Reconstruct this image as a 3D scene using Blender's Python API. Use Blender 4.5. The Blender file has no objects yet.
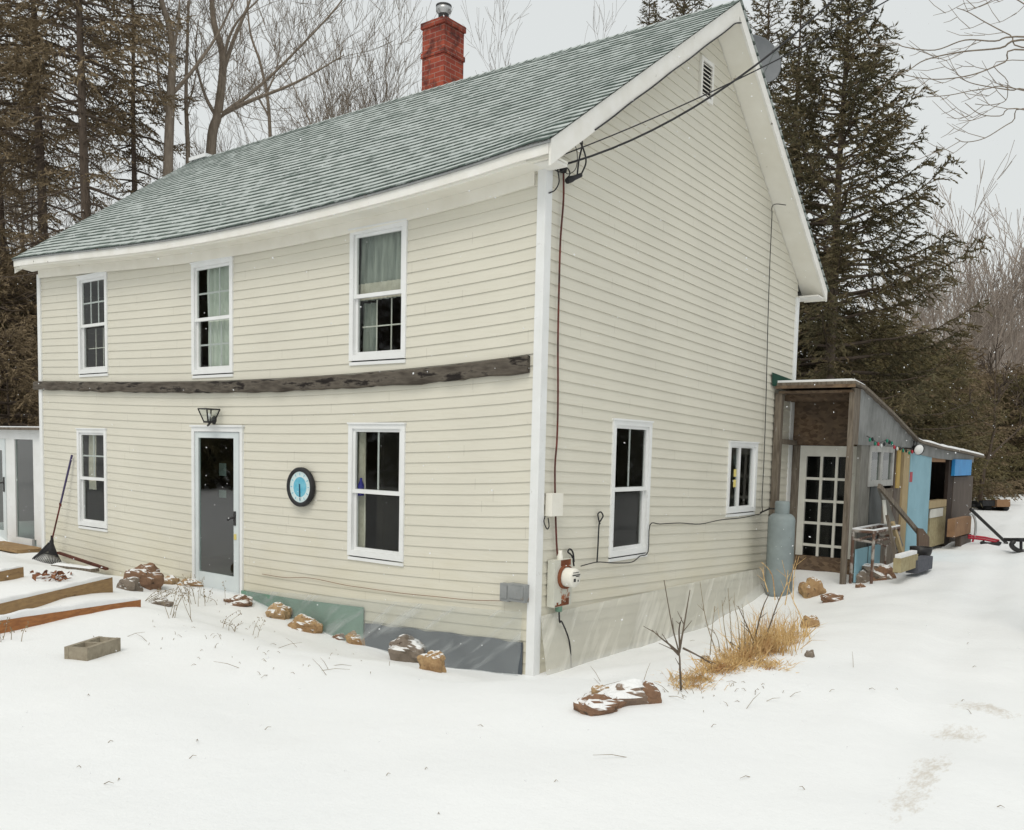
import bpy, math, random
from mathutils import Vector, Matrix, noise as mnoise

D = bpy.data
scene = bpy.context.scene
COL = scene.collection
rad = math.radians
V = Vector

# ------------------------------------------------------------------ camera
CAM = V((5.0936, -6.9805, 2.1391))
_y, _p, _r = rad(37.6428), rad(-4.6919), rad(1.3604)
F = V((-math.sin(_y) * math.cos(_p), math.cos(_y) * math.cos(_p), math.sin(_p)))
_R0 = V((math.cos(_y), math.sin(_y), 0))
_U0 = _R0.cross(F)
R = _R0 * math.cos(_r) + _U0 * math.sin(_r)
U = _U0 * math.cos(_r) - _R0 * math.sin(_r)
FOC, PX, PY = 909.163, 512.33, 523.946
cd = D.cameras.new("camera")
cd.sensor_width = 36.0
cd.lens = FOC / 1024 * 36.0
cd.shift_x = (512 - PX) / 1024
cd.shift_y = (PY - 415) / 1024
cd.clip_start = 0.05
cd.clip_end = 3000
co = D.objects.new("camera", cd)
COL.objects.link(co)
M = Matrix((R, U, -F)).transposed().to_4x4()
M.translation = CAM
co.matrix_world = M
scene.camera = co


def ray(u, v):
    return F + R * ((u - PX) / FOC) - U * ((v - PY) / FOC)


def on(u, v, ax, val):
    d = ray(u, v)
    return CAM + d * ((val - CAM[ax]) / d[ax])


def ony(u, v, y=0.0):
    return on(u, v, 1, y)


def onx(u, v, x=0.0):
    return on(u, v, 0, x)


def atd(u, v, dep):
    return CAM + ray(u, v) * dep


# ------------------------------------------------------------------ terrain
def lerp_tab(t, tab):
    if t <= tab[0][0]:
        return tab[0][1]
    for (a, va), (b, vb) in zip(tab, tab[1:]):
        if t <= b:
            return va + (vb - va) * (t - a) / (b - a)
    return tab[-1][1]


def sstep(a, b, x):
    t = max(0.0, min(1.0, (x - a) / (b - a)))
    return t * t * (3 - 2 * t)


FRONT_TAB = [(-16, .3), (-10.5, .22), (-9.9, .30), (-9.2, .22), (-8.6, .12), (-7.3, .16), (-5.7, .23), (-4.6, .24), (-3.8, .10), (-2.7, -.07), (-1.1, -.13), (0, -.03)]
GABLE_TAB = [(0, -.03), (3.6, -.03), (4.6, .1), (5.5, .3), (6.4, .42), (9, .45), (14, .5)]


def ground(x, y, fine=True):
    dist = math.hypot(x - 3, y)
    B = .46 + .05 * mnoise.noise(V((x * .22, y * .22, 3.1))) + .80 * sstep(18, 62, dist)
    B += .12 * sstep(6, 13, y) * sstep(14, 3, abs(x - 1))
    # raised bank of the drive edge and the mound by the planters
    B += .10 * math.exp(-((x + 5.2) ** 2 / 3 + (y + 1.9) ** 2 / 1.0))
    B += .05 * math.exp(-((x - 1.9) ** 2 / .8 + (y + .3) ** 2 / 3.0))
    dx, dy = max(x, 0.0), max(-y, 0.0)
    d = math.hypot(dx, dy)
    if x <= 0 and y <= 0 or (y < 0 and dy >= dx):
        W = lerp_tab(min(x, 0), FRONT_TAB)
    else:
        W = lerp_tab(max(y, 0), GABLE_TAB)
    width = 2.6 if x > -5.5 else 1.7
    z = W + (B - W) * sstep(0, width, d)
    if fine:
        z += .055 * mnoise.noise(V((x * 1.7 + 9, y * 1.7, 4))) * sstep(.25, .9, d) * sstep(3.2, 1.6, d)
    if x < 0 and 0 < y < 30:
        z = W if x > -10 else .25
        if x < -10:
            z = W + (.5 - W) * sstep(0, 3, -10 - x)
    if fine:
        z += .034 * mnoise.noise(V((x * 1.1, y * 1.1, 0))) * sstep(0, .7, d) + .05 * mnoise.noise(V((x * .9 + 3, y * 1.1, 8))) * sstep(1.6, .2, d) * sstep(0, .3, d) + .010 * mnoise.noise(V((x * 3.7, y * 3.7, 5)))
        # faint wheel ruts on the drive
        for off in (0.0, 1.5):
            k = (x - 3.55 - off * .9) + .12 * (y - .2)
            z -= (.035 + .03 * mnoise.noise(V((x * 4, y * 1.6, 2)))) * math.exp(-(k / .2) ** 2) * sstep(-3.5, -1, y)
            z += .03 * math.exp(-((abs(k) - .32) / .1) ** 2) * (.6 + mnoise.noise(V((x * 5, y * 2.5, 6)))) * sstep(-3.5, -1, y)
    return z


def on_ground(u, v, lift=0.0):
    d = ray(u, v)
    t, prev = .5, None
    while t < 120:
        p = CAM + d * t
        if p.z < ground(p.x, p.y) + lift:
            lo, hi = t - max(.03, t * .01), t
            for _ in range(20):
                m = (lo + hi) / 2
                q = CAM + d * m
                if q.z < ground(q.x, q.y) + lift:
                    hi = m
                else:
                    lo = m
            return CAM + d * hi
        t += max(.03, t * .01)
    return CAM + d * 120


# ------------------------------------------------------------------ mesh helpers
class MB:
    def __init__(s):
        s.v, s.f, s.uv, s.sm = [], [], [], []

    def face(s, pts, uv=None, smooth=False):
        i = len(s.v)
        s.v += [V(p) for p in pts]
        s.f.append(tuple(range(i, i + len(pts))))
        s.sm.append(smooth)
        if uv is None:
            n = V((0, 0, 0))
            for a, b, c in zip(s.v[i:], s.v[i + 1:], s.v[i + 2:]):
                n += (b - a).cross(c - b)
            ax = max(range(3), key=lambda k: abs(n[k]))
            q = [(1, 2), (0, 2), (0, 1)][ax]
            uv = [(p[q[0]], p[q[1]]) for p in s.v[i:]]
        s.uv.append(list(uv))

    def grid(s, rows, uvs=None, smooth=True, closed=False):
        i = len(s.v)
        n = len(rows[0])
        for r in rows:
            s.v += [V(p) for p in r]
        for a in range(len(rows) - 1):
            for b in range(n if closed else n - 1):
                c = (b + 1) % n
                s.f.append((i + a * n + b, i + a * n + c, i + (a + 1) * n + c, i + (a + 1) * n + b))
                s.sm.append(smooth)
                if uvs:
                    s.uv.append([uvs[a][b], uvs[a][c], uvs[a + 1][c], uvs[a + 1][b]])
                else:
                    s.uv.append([(b, a), (b + 1, a), (b + 1, a + 1), (b, a + 1)])

    def obb(s, c, ax, h):
        c = V(c)
        A = [V(a) * k for a, k in zip(ax, h)]
        P = lambda i, j, k: c + A[0] * i + A[1] * j + A[2] * k
        for q in (((-1, -1, -1), (-1, 1, -1), (1, 1, -1), (1, -1, -1)), ((-1, -1, 1), (1, -1, 1), (1, 1, 1), (-1, 1, 1)),
                  ((-1, -1, -1), (1, -1, -1), (1, -1, 1), (-1, -1, 1)), ((1, 1, -1), (-1, 1, -1), (-1, 1, 1), (1, 1, 1)),
                  ((-1, 1, -1), (-1, -1, -1), (-1, -1, 1), (-1, 1, 1)), ((1, -1, -1), (1, 1, -1), (1, 1, 1), (1, -1, 1))):
            s.face([P(*t) for t in q])

    def box(s, a, b):
        a, b = V(a), V(b)
        s.obb((a + b) / 2, ((1, 0, 0), (0, 1, 0), (0, 0, 1)), [abs(k) / 2 for k in (b - a)])

    def beam(s, p, q, w, h, up=(0, 0, 1)):
        p, q = V(p), V(q)
        d = (q - p).normalized()
        sd = d.cross(V(up)).normalized()
        u2 = sd.cross(d)
        s.obb((p + q) / 2, (d, sd, u2), ((q - p).length / 2, w / 2, h / 2))

    def tube(s, pts, r, n=6, cap=True):
        pts = [V(p) for p in pts]
        m = len(pts)
        rs = r if isinstance(r, (list, tuple)) else [r] * m
        d = (pts[1] - pts[0]).normalized()
        ref = V((0, 0, 1)) if abs(d.z) < .9 else V((1, 0, 0))
        a = d.cross(ref).normalized()
        rows = []
        for i in range(m):
            t = (pts[min(i + 1, m - 1)] - pts[max(i - 1, 0)]).normalized()
            a = (a - t * a.dot(t))
            if a.length < 1e-6:
                a = t.orthogonal()
            a.normalize()
            b = t.cross(a)
            rows.append([pts[i] + (a * math.cos(k * math.tau / n) + b * math.sin(k * math.tau / n)) * rs[i] for k in range(n)])
        s.grid(rows, closed=True)
        if cap and n > 3:
            s.face(rows[0][::-1])
            s.face(rows[-1])

    def lathe(s, c, prof, n=24, ax=None, smooth=True):
        c = V(c)
        ax = ax or ((1, 0, 0), (0, 1, 0), (0, 0, 1))
        A = [V(k) for k in ax]
        rows = []
        for r, h in prof:
            rows.append([c + A[0] * (r * math.cos(k * math.tau / n)) + A[1] * (r * math.sin(k * math.tau / n)) + A[2] * h for k in range(n)])
        s.grid(rows, smooth=smooth, closed=True)

    def disc(s, c, r, a, b, n=24):
        c, a, b = V(c), V(a), V(b)
        s.face([c + a * (r * math.cos(k * math.tau / n)) + b * (r * math.sin(k * math.tau / n)) for k in range(n)])

    def build(s, name, m, parent=None, loc=None):
        off = V((0, 0, 0))
        if loc is not None:
            off = V(loc)
        elif parent is not None:
            q = parent
            while q:
                off += q.location
                q = q.parent
        me = D.meshes.new(name)
        me.from_pydata([tuple(p - off) for p in s.v], [], s.f)
        ul = me.uv_layers.new(name="UVMap")
        ul.data.foreach_set("uv", [c for f in s.uv for q in f for c in q])
        me.polygons.foreach_set("use_smooth", s.sm)
        me.materials.append(m)
        me.update()
        o = D.objects.new(name, me)
        COL.objects.link(o)
        if parent is not None:
            o.parent = parent
        else:
            o.location = off
        return o


def tag(o, label=None, cat=None, group=None, kind=None):
    if label:
        o["label"] = label
    if cat:
        o["category"] = cat
    if group:
        o["group"] = group
    if kind:
        o["kind"] = kind
    return o


def thing(name, label, cat, loc=(0, 0, 0), group=None):
    o = D.objects.new(name, None)
    o.empty_display_size = .2
    COL.objects.link(o)
    o.location = loc
    return tag(o, label, cat, group)


def smooth_path(pts, k=6):
    pts = [V(p) for p in pts]
    P = [pts[0] * 2 - pts[1]] + pts + [pts[-1] * 2 - pts[-2]]
    out = []
    for i in range(1, len(P) - 2):
        a, b, c, d = P[i - 1:i + 3]
        for j in range(k):
            t = j / k
            out.append(.5 * ((2 * b) + (c - a) * t + (2 * a - 5 * b + 4 * c - d) * t * t + (3 * b - a - 3 * c + d) * t ** 3))
    return out + [pts[-1]]


# ------------------------------------------------------------------ materials
class NT:
    def __init__(s, name):
        s.m = D.materials.new(name)
        s.m.use_nodes = True
        s.t = s.m.node_tree
        s.bsdf = s.t.nodes["Principled BSDF"]
        s.out = s.t.nodes["Material Output"]

    def n(s, typ, **kw):
        nd = s.t.nodes.new(typ)
        for k, v in kw.items():
            setattr(nd, k, v)
        return nd

    def l(s, a, b):
        s.t.links.new(a, b)

    def coord(s, which="Object", scale=(1, 1, 1)):
        tc = s.n("ShaderNodeTexCoord")
        mp = s.n("ShaderNodeMapping")
        mp.inputs["Scale"].default_value = scale
        s.l(tc.outputs[which], mp.inputs[0])
        return mp.outputs[0]

    def noise(s, vec, scale=5, detail=4, rough=.55):
        n = s.n("ShaderNodeTexNoise")
        n.inputs["Scale"].default_value = scale
        n.inputs["Detail"].default_value = detail
        n.inputs["Roughness"].default_value = rough
        s.l(vec, n.inputs["Vector"])
        return n.outputs["Fac"]

    def ramp(s, fac, stops):
        r = s.n("ShaderNodeValToRGB")
        e = r.color_ramp.elements
        while len(e) < len(stops):
            e.new(.5)
        for k, (p, c) in zip(e, stops):
            k.position = p
            k.color = (*c, 1) if isinstance(c, (tuple, list)) else (c, c, c, 1)
        s.l(fac, r.inputs[0])
        return r.outputs[0]

    def mix(s, fac, a, b):
        x = s.n("ShaderNodeMix", data_type="RGBA")
        for k, v in ((x.inputs[0], fac), (x.inputs[6], a), (x.inputs[7], b)):
            if isinstance(v, (int, float)):
                k.default_value = v
            elif isinstance(v, (tuple, list)):
                k.default_value = (*v, 1)
            else:
                s.l(v, k)
        return x.outputs[2]

    def math(s, op, a, b=0.0):
        x = s.n("ShaderNodeMath", operation=op)
        for k, v in ((x.inputs[0], a), (x.inputs[1], b)):
            if isinstance(v, (int, float)):
                k.default_value = v
            else:
                s.l(v, k)
        return x.outputs[0]

    def bump(s, h, strength=.3, dist=.01):
        b = s.n("ShaderNodeBump")
        b.inputs["Strength"].default_value = strength
        b.inputs["Distance"].default_value = dist
        s.l(h, b.inputs["Height"])
        s.l(b.outputs[0], s.bsdf.inputs["Normal"])

    def col(s, c):
        if isinstance(c, (tuple, list)):
            s.bsdf.inputs["Base Color"].default_value = (*c, 1)
        else:
            s.l(c, s.bsdf.inputs["Base Color"])

    def rough(s, r, spec=None):
        s.bsdf.inputs["Roughness"].default_value = r
        if spec is not None:
            s.bsdf.inputs["Specular IOR Level"].default_value = spec

    def snow_on_top(s, col, lo=.55, hi=.8, sc=6, bias=.25):
        g = s.n("ShaderNodeNewGeometry")
        sx = s.n("ShaderNodeSeparateXYZ")
        s.l(g.outputs["Normal"], sx.inputs[0])
        nz = s.math("ADD", sx.outputs[2], s.math("MULTIPLY", s.math("SUBTRACT", s.noise(s.coord(), sc, 3), .5), bias * 4))
        f = s.ramp(nz, [(lo, 0.0), (hi, 1.0)])
        return s.mix(f, col, (.82, .83, .83))


def pmat(name, c1, c2, scale=6, rough=.8, stretch=(1, 1, 1), bump=.2, bd=.01, lo=.35, hi=.65, spec=.3, spots=None, snow=False, detail=5, metal=0):
    t = NT(name)
    vec = t.coord("Object", stretch)
    f = t.noise(vec, scale, detail)
    c = t.mix(t.ramp(f, [(lo, 0.0), (hi, 1.0)]), c1, c2)
    if spots:
        sc, ssc, a, b = spots
        c = t.mix(t.ramp(t.noise(vec, ssc, 6, .65), [(a, 0.0), (b, 1.0)]), c, sc)
    if snow:
        c = t.snow_on_top(c)
    t.col(c)
    t.rough(rough, spec)
    t.bsdf.inputs["Metallic"].default_value = metal
    if bump:
        t.bump(f, bump, bd)
    return t.m


MAT = {}


def siding_mat(name, base, dirt):
    t = NT(name)
    vec = t.coord()
    big = t.noise(vec, .9, 3)
    fine = t.noise(t.coord("Object", (.4, .4, 9)), 6, 4)
    c = t.mix(t.ramp(big, [(.3, 0.0), (.7, 1.0)]), base, tuple(k * .93 for k in base))
    c = t.mix(t.math("MULTIPLY", t.ramp(fine, [(.5, 0.0), (.75, 1.0)]), .35), c, dirt)
    wn = t.n("ShaderNodeTexWhiteNoise", noise_dimensions="1D")
    sz = t.n("ShaderNodeSeparateXYZ")
    t.l(vec, sz.inputs[0])
    t.l(t.math("FLOOR", t.math("DIVIDE", t.math("ADD", sz.outputs[2], .36), .11)), wn.inputs["W"])
    c = t.mix(t.math("MULTIPLY", wn.outputs["Value"], .14), c, tuple(k * .84 for k in base))
    # lap joints where two lengths of cladding meet, and the yellowed splash zone by the ground
    run = t.math("ADD", t.math("ADD", sz.outputs[0], sz.outputs[1]), t.math("MULTIPLY", wn.outputs["Value"], 23.0))
    seam = t.math("LESS_THAN", t.math("FRACT", t.math("DIVIDE", run, 3.66)), .0022)
    c = t.mix(t.math("MULTIPLY", seam, .22), c, (.22, .20, .15))
    low = t.math("ADD", t.math("MULTIPLY", sz.outputs[2], -.55), t.math("MULTIPLY", t.noise(t.coord("Object", (.6, .6, 2)), 2.2, 4), 1.3))
    c = t.mix(t.math("MULTIPLY", t.ramp(low, [(.05, 0.0), (.6, 1.0)]), .30), c, (.60, .54, .36))
    sp = t.noise(vec, 14, 6, .7)
    c = t.mix(t.math("MULTIPLY", t.ramp(sp, [(.68, 0.0), (.74, 1.0)]), .35), c, (.28, .25, .17))
    t.col(c)
    t.rough(.5, .35)
    t.bump(t.noise(t.coord("Object", (1, 1, 14)), 5, 4), .15, .004)
    return t.m


MAT["siding"] = siding_mat("siding", (.70, .675, .58), (.56, .525, .425))
MAT["white"] = pmat("white_vinyl", (.80, .81, .81), (.74, .75, .74), 3, .45, bump=.05, spots=((.5, .49, .45), 9, .66, .76))
MAT["peel"] = pmat("peeling_white_paint", (.82, .81, .775), (.75, .735, .68), 4, .6, stretch=(1, 1, 1), bump=.25, bd=.004, spots=((.20, .18, .15), 7, .675, .70))
MAT["soffit"] = pmat("soffit_paint", (.82, .80, .73), (.76, .735, .655), 3, .6, bump=.12, bd=.004, spots=((.35, .31, .24), 6, .69, .73))
MAT["beam"] = pmat("weathered_beam", (.055, .045, .036), (.155, .135, .11), 4, .9, stretch=(.7, 2, 3), bump=.8, bd=.02, spots=((.018, .014, .012), 4, .54, .62))
MAT["dark"] = pmat("recess_shade", (.02, .02, .02), (.03, .03, .03), 6, .8)  # near-black colour stands in for shade inside gaps and openings
MAT["interior"] = pmat("dimmed_interior", (.16, .145, .12), (.11, .10, .085), 2, .8)  # dark colour put in to dim the rooms behind the glass
MAT["curtain_green"] = pmat("green_curtain", (.84, .87, .80), (.70, .76, .68), 5, .9, stretch=(5, 5, .5), bump=.2)
MAT["curtain_grey"] = pmat("grey_curtain", (.55, .58, .52), (.34, .37, .34), 5, .9, stretch=(5, 5, .5), bump=.2)
MAT["lace"] = pmat("cream_lace", (.78, .74, .64), (.6, .56, .46), 9, .9)
MAT["metal_grey"] = pmat("grey_metal", (.30, .31, .31), (.24, .25, .25), 6, .5, bump=.05, spots=((.2, .14, .09), 8, .64, .72))
MAT["galv"] = pmat("galvanised_metal", (.50, .51, .51), (.40, .41, .41), 9, .35, bump=.05, metal=.7)
MAT["rust"] = pmat("rust", (.24, .085, .04), (.14, .05, .025), 14, .9, bump=.4)
MAT["meter"] = pmat("meter_enamel", (.62, .62, .55), (.54, .54, .47), 5, .5, bump=.05, spots=((.30, .09, .03), 5, .6, .66))
MAT["black"] = pmat("black_rubber", (.018, .018, .02), (.03, .03, .032), 10, .6, bump=.1)
MAT["blackmetal"] = pmat("black_metal", (.02, .02, .022), (.04, .038, .036), 10, .45, bump=.1)
MAT["redcable"] = pmat("rusty_red_conduit", (.15, .035, .026), (.05, .025, .022), 3, .7, stretch=(1, 1, 2), bump=.2)
MAT["tank"] = pmat("tank_paint", (.255, .30, .305), (.20, .235, .24), 4, .5, bump=.06, spots=((.13, .12, .10), 7, .66, .74))
MAT["oldwood"] = pmat("grey_weathered_wood", (.20, .17, .135), (.11, .09, .07), 6, .9, stretch=(6, 6, .7), bump=.5, bd=.008, spots=((.3, .29, .27), 5, .66, .74))
MAT["greyply"] = pmat("grey_plywood", (.20, .195, .175), (.135, .13, .115), 4, .85, stretch=(3, 3, 1), bump=.3, spots=((.42, .43, .42), 8, .70, .76))
MAT["tarp"] = pmat("grey_sheet_metal", (.235, .24, .235), (.15, .155, .15), 3, .6, bump=.3, bd=.02, spots=((.08, .085, .09), 7, .66, .74))
MAT["board"] = pmat("old_lumber", (.36, .235, .115), (.27, .175, .09), 5, .85, stretch=(2, 2, 9), bump=.4, spots=((.13, .08, .05), 4, .62, .7))
MAT["orangeboard"] = pmat("rusty_cedar_board", (.40, .175, .065), (.28, .12, .05), 6, .85, stretch=(2, 2, 8), bump=.4, spots=((.15, .07, .04), 5, .63, .7))
MAT["lumber_light"] = pmat("pale_lumber", (.42, .33, .19), (.33, .25, .14), 6, .85, stretch=(6, 6, .8), bump=.3)
MAT["lumber_yellow"] = pmat("yellow_lumber", (.46, .32, .10), (.36, .25, .09), 6, .85, stretch=(6, 6, .8), bump=.3)
MAT["bluefoam"] = pmat("blue_foam_board", (.25, .44, .52), (.21, .38, .455), 3, .6, bump=.05, spots=((.13, .27, .33), 8, .7, .76))
MAT["bluetarp"] = pmat("bright_blue_plastic", (.035, .28, .62), (.03, .23, .54), 4, .5, bump=.1)
MAT["brownpanel"] = pmat("brown_panel", (.125, .10, .085), (.09, .072, .06), 5, .8, stretch=(6, 6, .6), bump=.2)
MAT["cardboard"] = pmat("brown_cardboard", (.30, .18, .10), (.24, .14, .08), 5, .9, bump=.1, spots=((.13, .07, .04), 5, .64, .72))
MAT["block"] = pmat("concrete_block", (.33, .29, .22), (.25, .215, .16), 22, .95, bump=.5, bd=.006)
MAT["greyblock"] = pmat("grey_block", (.11, .115, .135), (.08, .085, .10), 22, .95, bump=.4, bd=.006)
MAT["tanblock"] = pmat("tan_block", (.38, .33, .20), (.30, .25, .14), 14, .95, bump=.4, bd=.006)
MAT["greenboard"] = pmat("green_foam_board", (.17, .30, .225), (.145, .26, .195), 5, .7, bump=.1, spots=((.28, .35, .29), 3, .62, .75))
MAT["foundation"] = pmat("dark_foundation", (.10, .115, .13), (.075, .085, .10), 3, .55, bump=.2)
MAT["purple"] = pmat("purple_handle", (.07, .055, .14), (.05, .04, .09), 12, .5, bump=.05)
MAT["bluebottle"] = pmat("blue_glass", (.03, .03, .35), (.02, .02, .25), 8, .2, bump=0)
MAT["yellow"] = pmat("yellow_paper", (.72, .60, .20), (.65, .54, .18), 8, .7, bump=0)
MAT["redpaint"] = pmat("red_paint", (.42, .03, .05), (.30, .02, .04), 8, .5, bump=.05)
MAT["snow_cap"] = pmat("settled_snow", (.83, .84, .85), (.78, .79, .80), 6, .75, bump=.3, bd=.02)
MAT["dish"] = pmat("dish_grey", (.17, .18, .19), (.145, .155, .165), 5, .5, bump=.03)
MAT["door_paint"] = pmat("pale_blue_white_paint", (.66, .71, .71), (.60, .65, .66), 3, .45, bump=.05)
MAT["doorwhite"] = pmat("old_white_door", (.66, .655, .60), (.58, .57, .52), 5, .6, bump=.1, spots=((.34, .31, .26), 7, .66, .74))
MAT["clock_face"] = pmat("clock_outer", (.66, .76, .78), (.58, .72, .72), 12, .35, bump=0, spots=((.45, .6, .6), 30, .62, .7))
MAT["clock_blue"] = pmat("clock_inner", (.10, .42, .58), (.20, .52, .65), 18, .35, bump=0)
MAT["clock_dark"] = pmat("clock_hand", (.01, .06, .10), (.015, .07, .12), 8, .4, bump=0)
MAT["leaves"] = pmat("dead_leaves", (.16, .06, .035), (.28, .13, .06), 30, .9, bump=.2)
MAT["drygrass"] = pmat("dry_grass_straw", (.74, .55, .28), (.50, .31, .12), 38, .85, bump=0, spots=((.27, .11, .04), 3.2, .52, .68))
MAT["twig"] = pmat("dark_twig", (.10, .075, .055), (.15, .12, .09), 9, .9, bump=0)
MAT["dryweed"] = pmat("dry_weed", (.30, .24, .15), (.20, .15, .09), 9, .9, bump=0)
MAT["bark"] = pmat("grey_brown_bark", (.19, .155, .12), (.27, .225, .18), 5, .95, stretch=(4, 4, .8), bump=.6, bd=.02)
MAT["bark_far"] = pmat("haze_faded_bark", (.31, .26, .22), (.38, .325, .28), 4, .95, stretch=(4, 4, .8), bump=.2)  # paler than the near bark: distance haze put into the colour
MAT["bark_dark"] = pmat("dark_conifer_bark", (.085, .065, .05), (.13, .10, .078), 5, .95, stretch=(4, 4, .8), bump=.6, bd=.02)


def needle_mat(name, a, b, c):
    t = NT(name)
    vec = t.coord()
    f = t.noise(vec, 1.1, 4)
    f2 = t.noise(vec, 7, 3)
    k = t.mix(t.ramp(f, [(.38, 0.0), (.62, 1.0)]), a, b)
    k = t.mix(t.ramp(f2, [(.55, 0.0), (.72, 1.0)]), k, c)
    t.col(k)
    t.rough(.8, .2)
    return t.m


MAT["needles"] = needle_mat("spruce_needles", (.092, .084, .046), (.13, .105, .056), (.18, .125, .078))
MAT["needles_green"] = needle_mat("hemlock_needles", (.125, .112, .052), (.17, .14, .072), (.22, .165, .10))  # lightened to stand in for haze over the woods
MAT["needles_brown"] = needle_mat("brown_conifer_needles", (.17, .13, .078), (.23, .175, .108), (.29, .22, .145))


def glass_mat(name, tint, ior=1.5, refl=1.0, rough=.02):
    t = NT(name)
    tr = t.n("ShaderNodeBsdfTransparent")
    tr.inputs[0].default_value = (*tint, 1)
    gl = t.n("ShaderNodeBsdfGlossy")
    gl.inputs["Roughness"].default_value = rough
    gl.inputs[0].default_value = (refl, refl, refl, 1)
    fr = t.n("ShaderNodeFresnel")
    fr.inputs["IOR"].default_value = ior
    mx = t.n("ShaderNodeMixShader")
    ge = t.n("ShaderNodeNewGeometry")
    t.l(t.math("MULTIPLY", fr.outputs[0], t.math("SUBTRACT", 1.0, ge.outputs["Backfacing"])), mx.inputs[0])
    t.l(tr.outputs[0], mx.inputs[1])
    t.l(gl.outputs[0], mx.inputs[2])
    t.l(mx.outputs[0], t.out.inputs[0])
    bp = t.n("ShaderNodeBump")
    bp.inputs["Strength"].default_value = .04
    bp.inputs["Distance"].default_value = .02
    t.l(t.noise(t.coord(), 2.2, 1), bp.inputs["Height"])
    t.l(bp.outputs[0], gl.inputs["Normal"])
    return t.m


MAT["glass"] = glass_mat("window_glass", (.86, .88, .87), 1.38, .85)
MAT["doorglass"] = glass_mat("storm_door_glass", (.70, .77, .75), 2.0, .9)


def plastic_mat(name, tint, opac, wr):
    t = NT(name)
    tr = t.n("ShaderNodeBsdfTransparent")
    tr.inputs[0].default_value = (.93, .94, .94, 1)
    t.col(tint)
    t.rough(.28, .5)
    n0 = t.n("ShaderNodeMapping")
    tc = t.n("ShaderNodeTexCoord")
    t.l(tc.outputs["UV"], n0.inputs[0])
    n0.inputs["Rotation"].default_value = (0, 0, rad(wr))
    n1 = t.n("ShaderNodeMapping")
    t.l(n0.outputs[0], n1.inputs[0])
    n1.inputs["Scale"].default_value = (3.2, .45, 1)
    f = t.noise(n1.outputs[0], 2.2, 3, .5)
    mx = t.n("ShaderNodeMixShader")
    streak = t.ramp(f, [(.52, 0.0), (.68, 1.0)])
    t.l(t.math("ADD", t.math("MULTIPLY", streak, .28), opac), mx.inputs[0])
    t.l(tr.outputs[0], mx.inputs[1])
    t.l(t.bsdf.outputs[0], mx.inputs[2])
    t.l(mx.outputs[0], t.out.inputs[0])
    t.bump(f, .5, .03)
    return t.m


MAT["plastic"] = plastic_mat("milky_plastic_sheet", (.80, .785, .71), .46, 42)
MAT["plastic_front"] = plastic_mat("clear_plastic_sheet", (.60, .63, .63), .20, 55)


def shingle_mat():
    t = NT("asphalt_shingles")
    tc = t.n("ShaderNodeTexCoord")
    uv = tc.outputs["UV"]
    sx = t.n("ShaderNodeSeparateXYZ")
    t.l(uv, sx.inputs[0])
    e = .142
    fr = t.math("FRACT", t.math("DIVIDE", sx.outputs[1], e))
    br = t.n("ShaderNodeTexBrick")
    t.l(uv, br.inputs["Vector"])
    br.inputs["Color1"].default_value = (.075, .112, .095, 1)
    br.inputs["Color2"].default_value = (.165, .20, .18, 1)
    br.inputs["Mortar"].default_value = (.03, .035, .033, 1)
    br.inputs["Scale"].default_value = 1.0
    br.inputs["Mortar Size"].default_value = .011
    br.inputs["Brick Width"].default_value = .305
    br.inputs["Row Height"].default_value = e
    br.offset = .5
    mp = t.n("ShaderNodeMapping")
    mp.inputs["Scale"].default_value = (1, 1, 1)
    t.l(uv, mp.inputs[0])
    patch = t.noise(mp.outputs[0], .8, 4, .6)
    mp2 = t.n("ShaderNodeMapping")
    mp2.inputs["Scale"].default_value = (1, 2.2, 1)
    t.l(uv, mp2.inputs[0])
    small = t.noise(mp2.outputs[0], 9, 4, .65)
    row = t.ramp(fr, [(.0, .0), (.2, .1), (.42, .85), (.9, 1.0)])
    a = t.math("ADD", t.math("MULTIPLY", patch, .42), t.math("MULTIPLY", small, .9))
    b2 = t.n("ShaderNodeTexBrick")
    t.l(uv, b2.inputs["Vector"])
    b2.inputs["Color1"].default_value = (0, 0, 0, 1)
    b2.inputs["Color2"].default_value = (1, 1, 1, 1)
    b2.inputs["Mortar"].default_value = (.3, .3, .3, 1)
    b2.inputs["Scale"].default_value = 1.0
    b2.inputs["Mortar Size"].default_value = .004
    b2.inputs["Brick Width"].default_value = .305 / 2
    b2.inputs["Row Height"].default_value = e
    b2.offset = .5
    tab = t.n("ShaderNodeSeparateColor")
    t.l(b2.outputs["Color"], tab.inputs[0])
    a = t.math("ADD", a, t.math("MULTIPLY", row, .46))
    a = t.math("ADD", a, t.math("MULTIPLY", t.math("SUBTRACT", tab.outputs[0], .5), .34))
    f = t.math("MULTIPLY", t.ramp(a, [(.74, 0.0), (1.30, 1.0)]), .62)
    c = t.mix(t.math("MULTIPLY", t.noise(uv, 120, 2), .5), br.outputs[0], (.17, .20, .185))
    c = t.mix(f, c, (.68, .73, .72))
    t.col(c)
    t.rough(.9, .2)
    t.bump(small, .35, .006)
    return t.m


MAT["shingles"] = shingle_mat()


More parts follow.
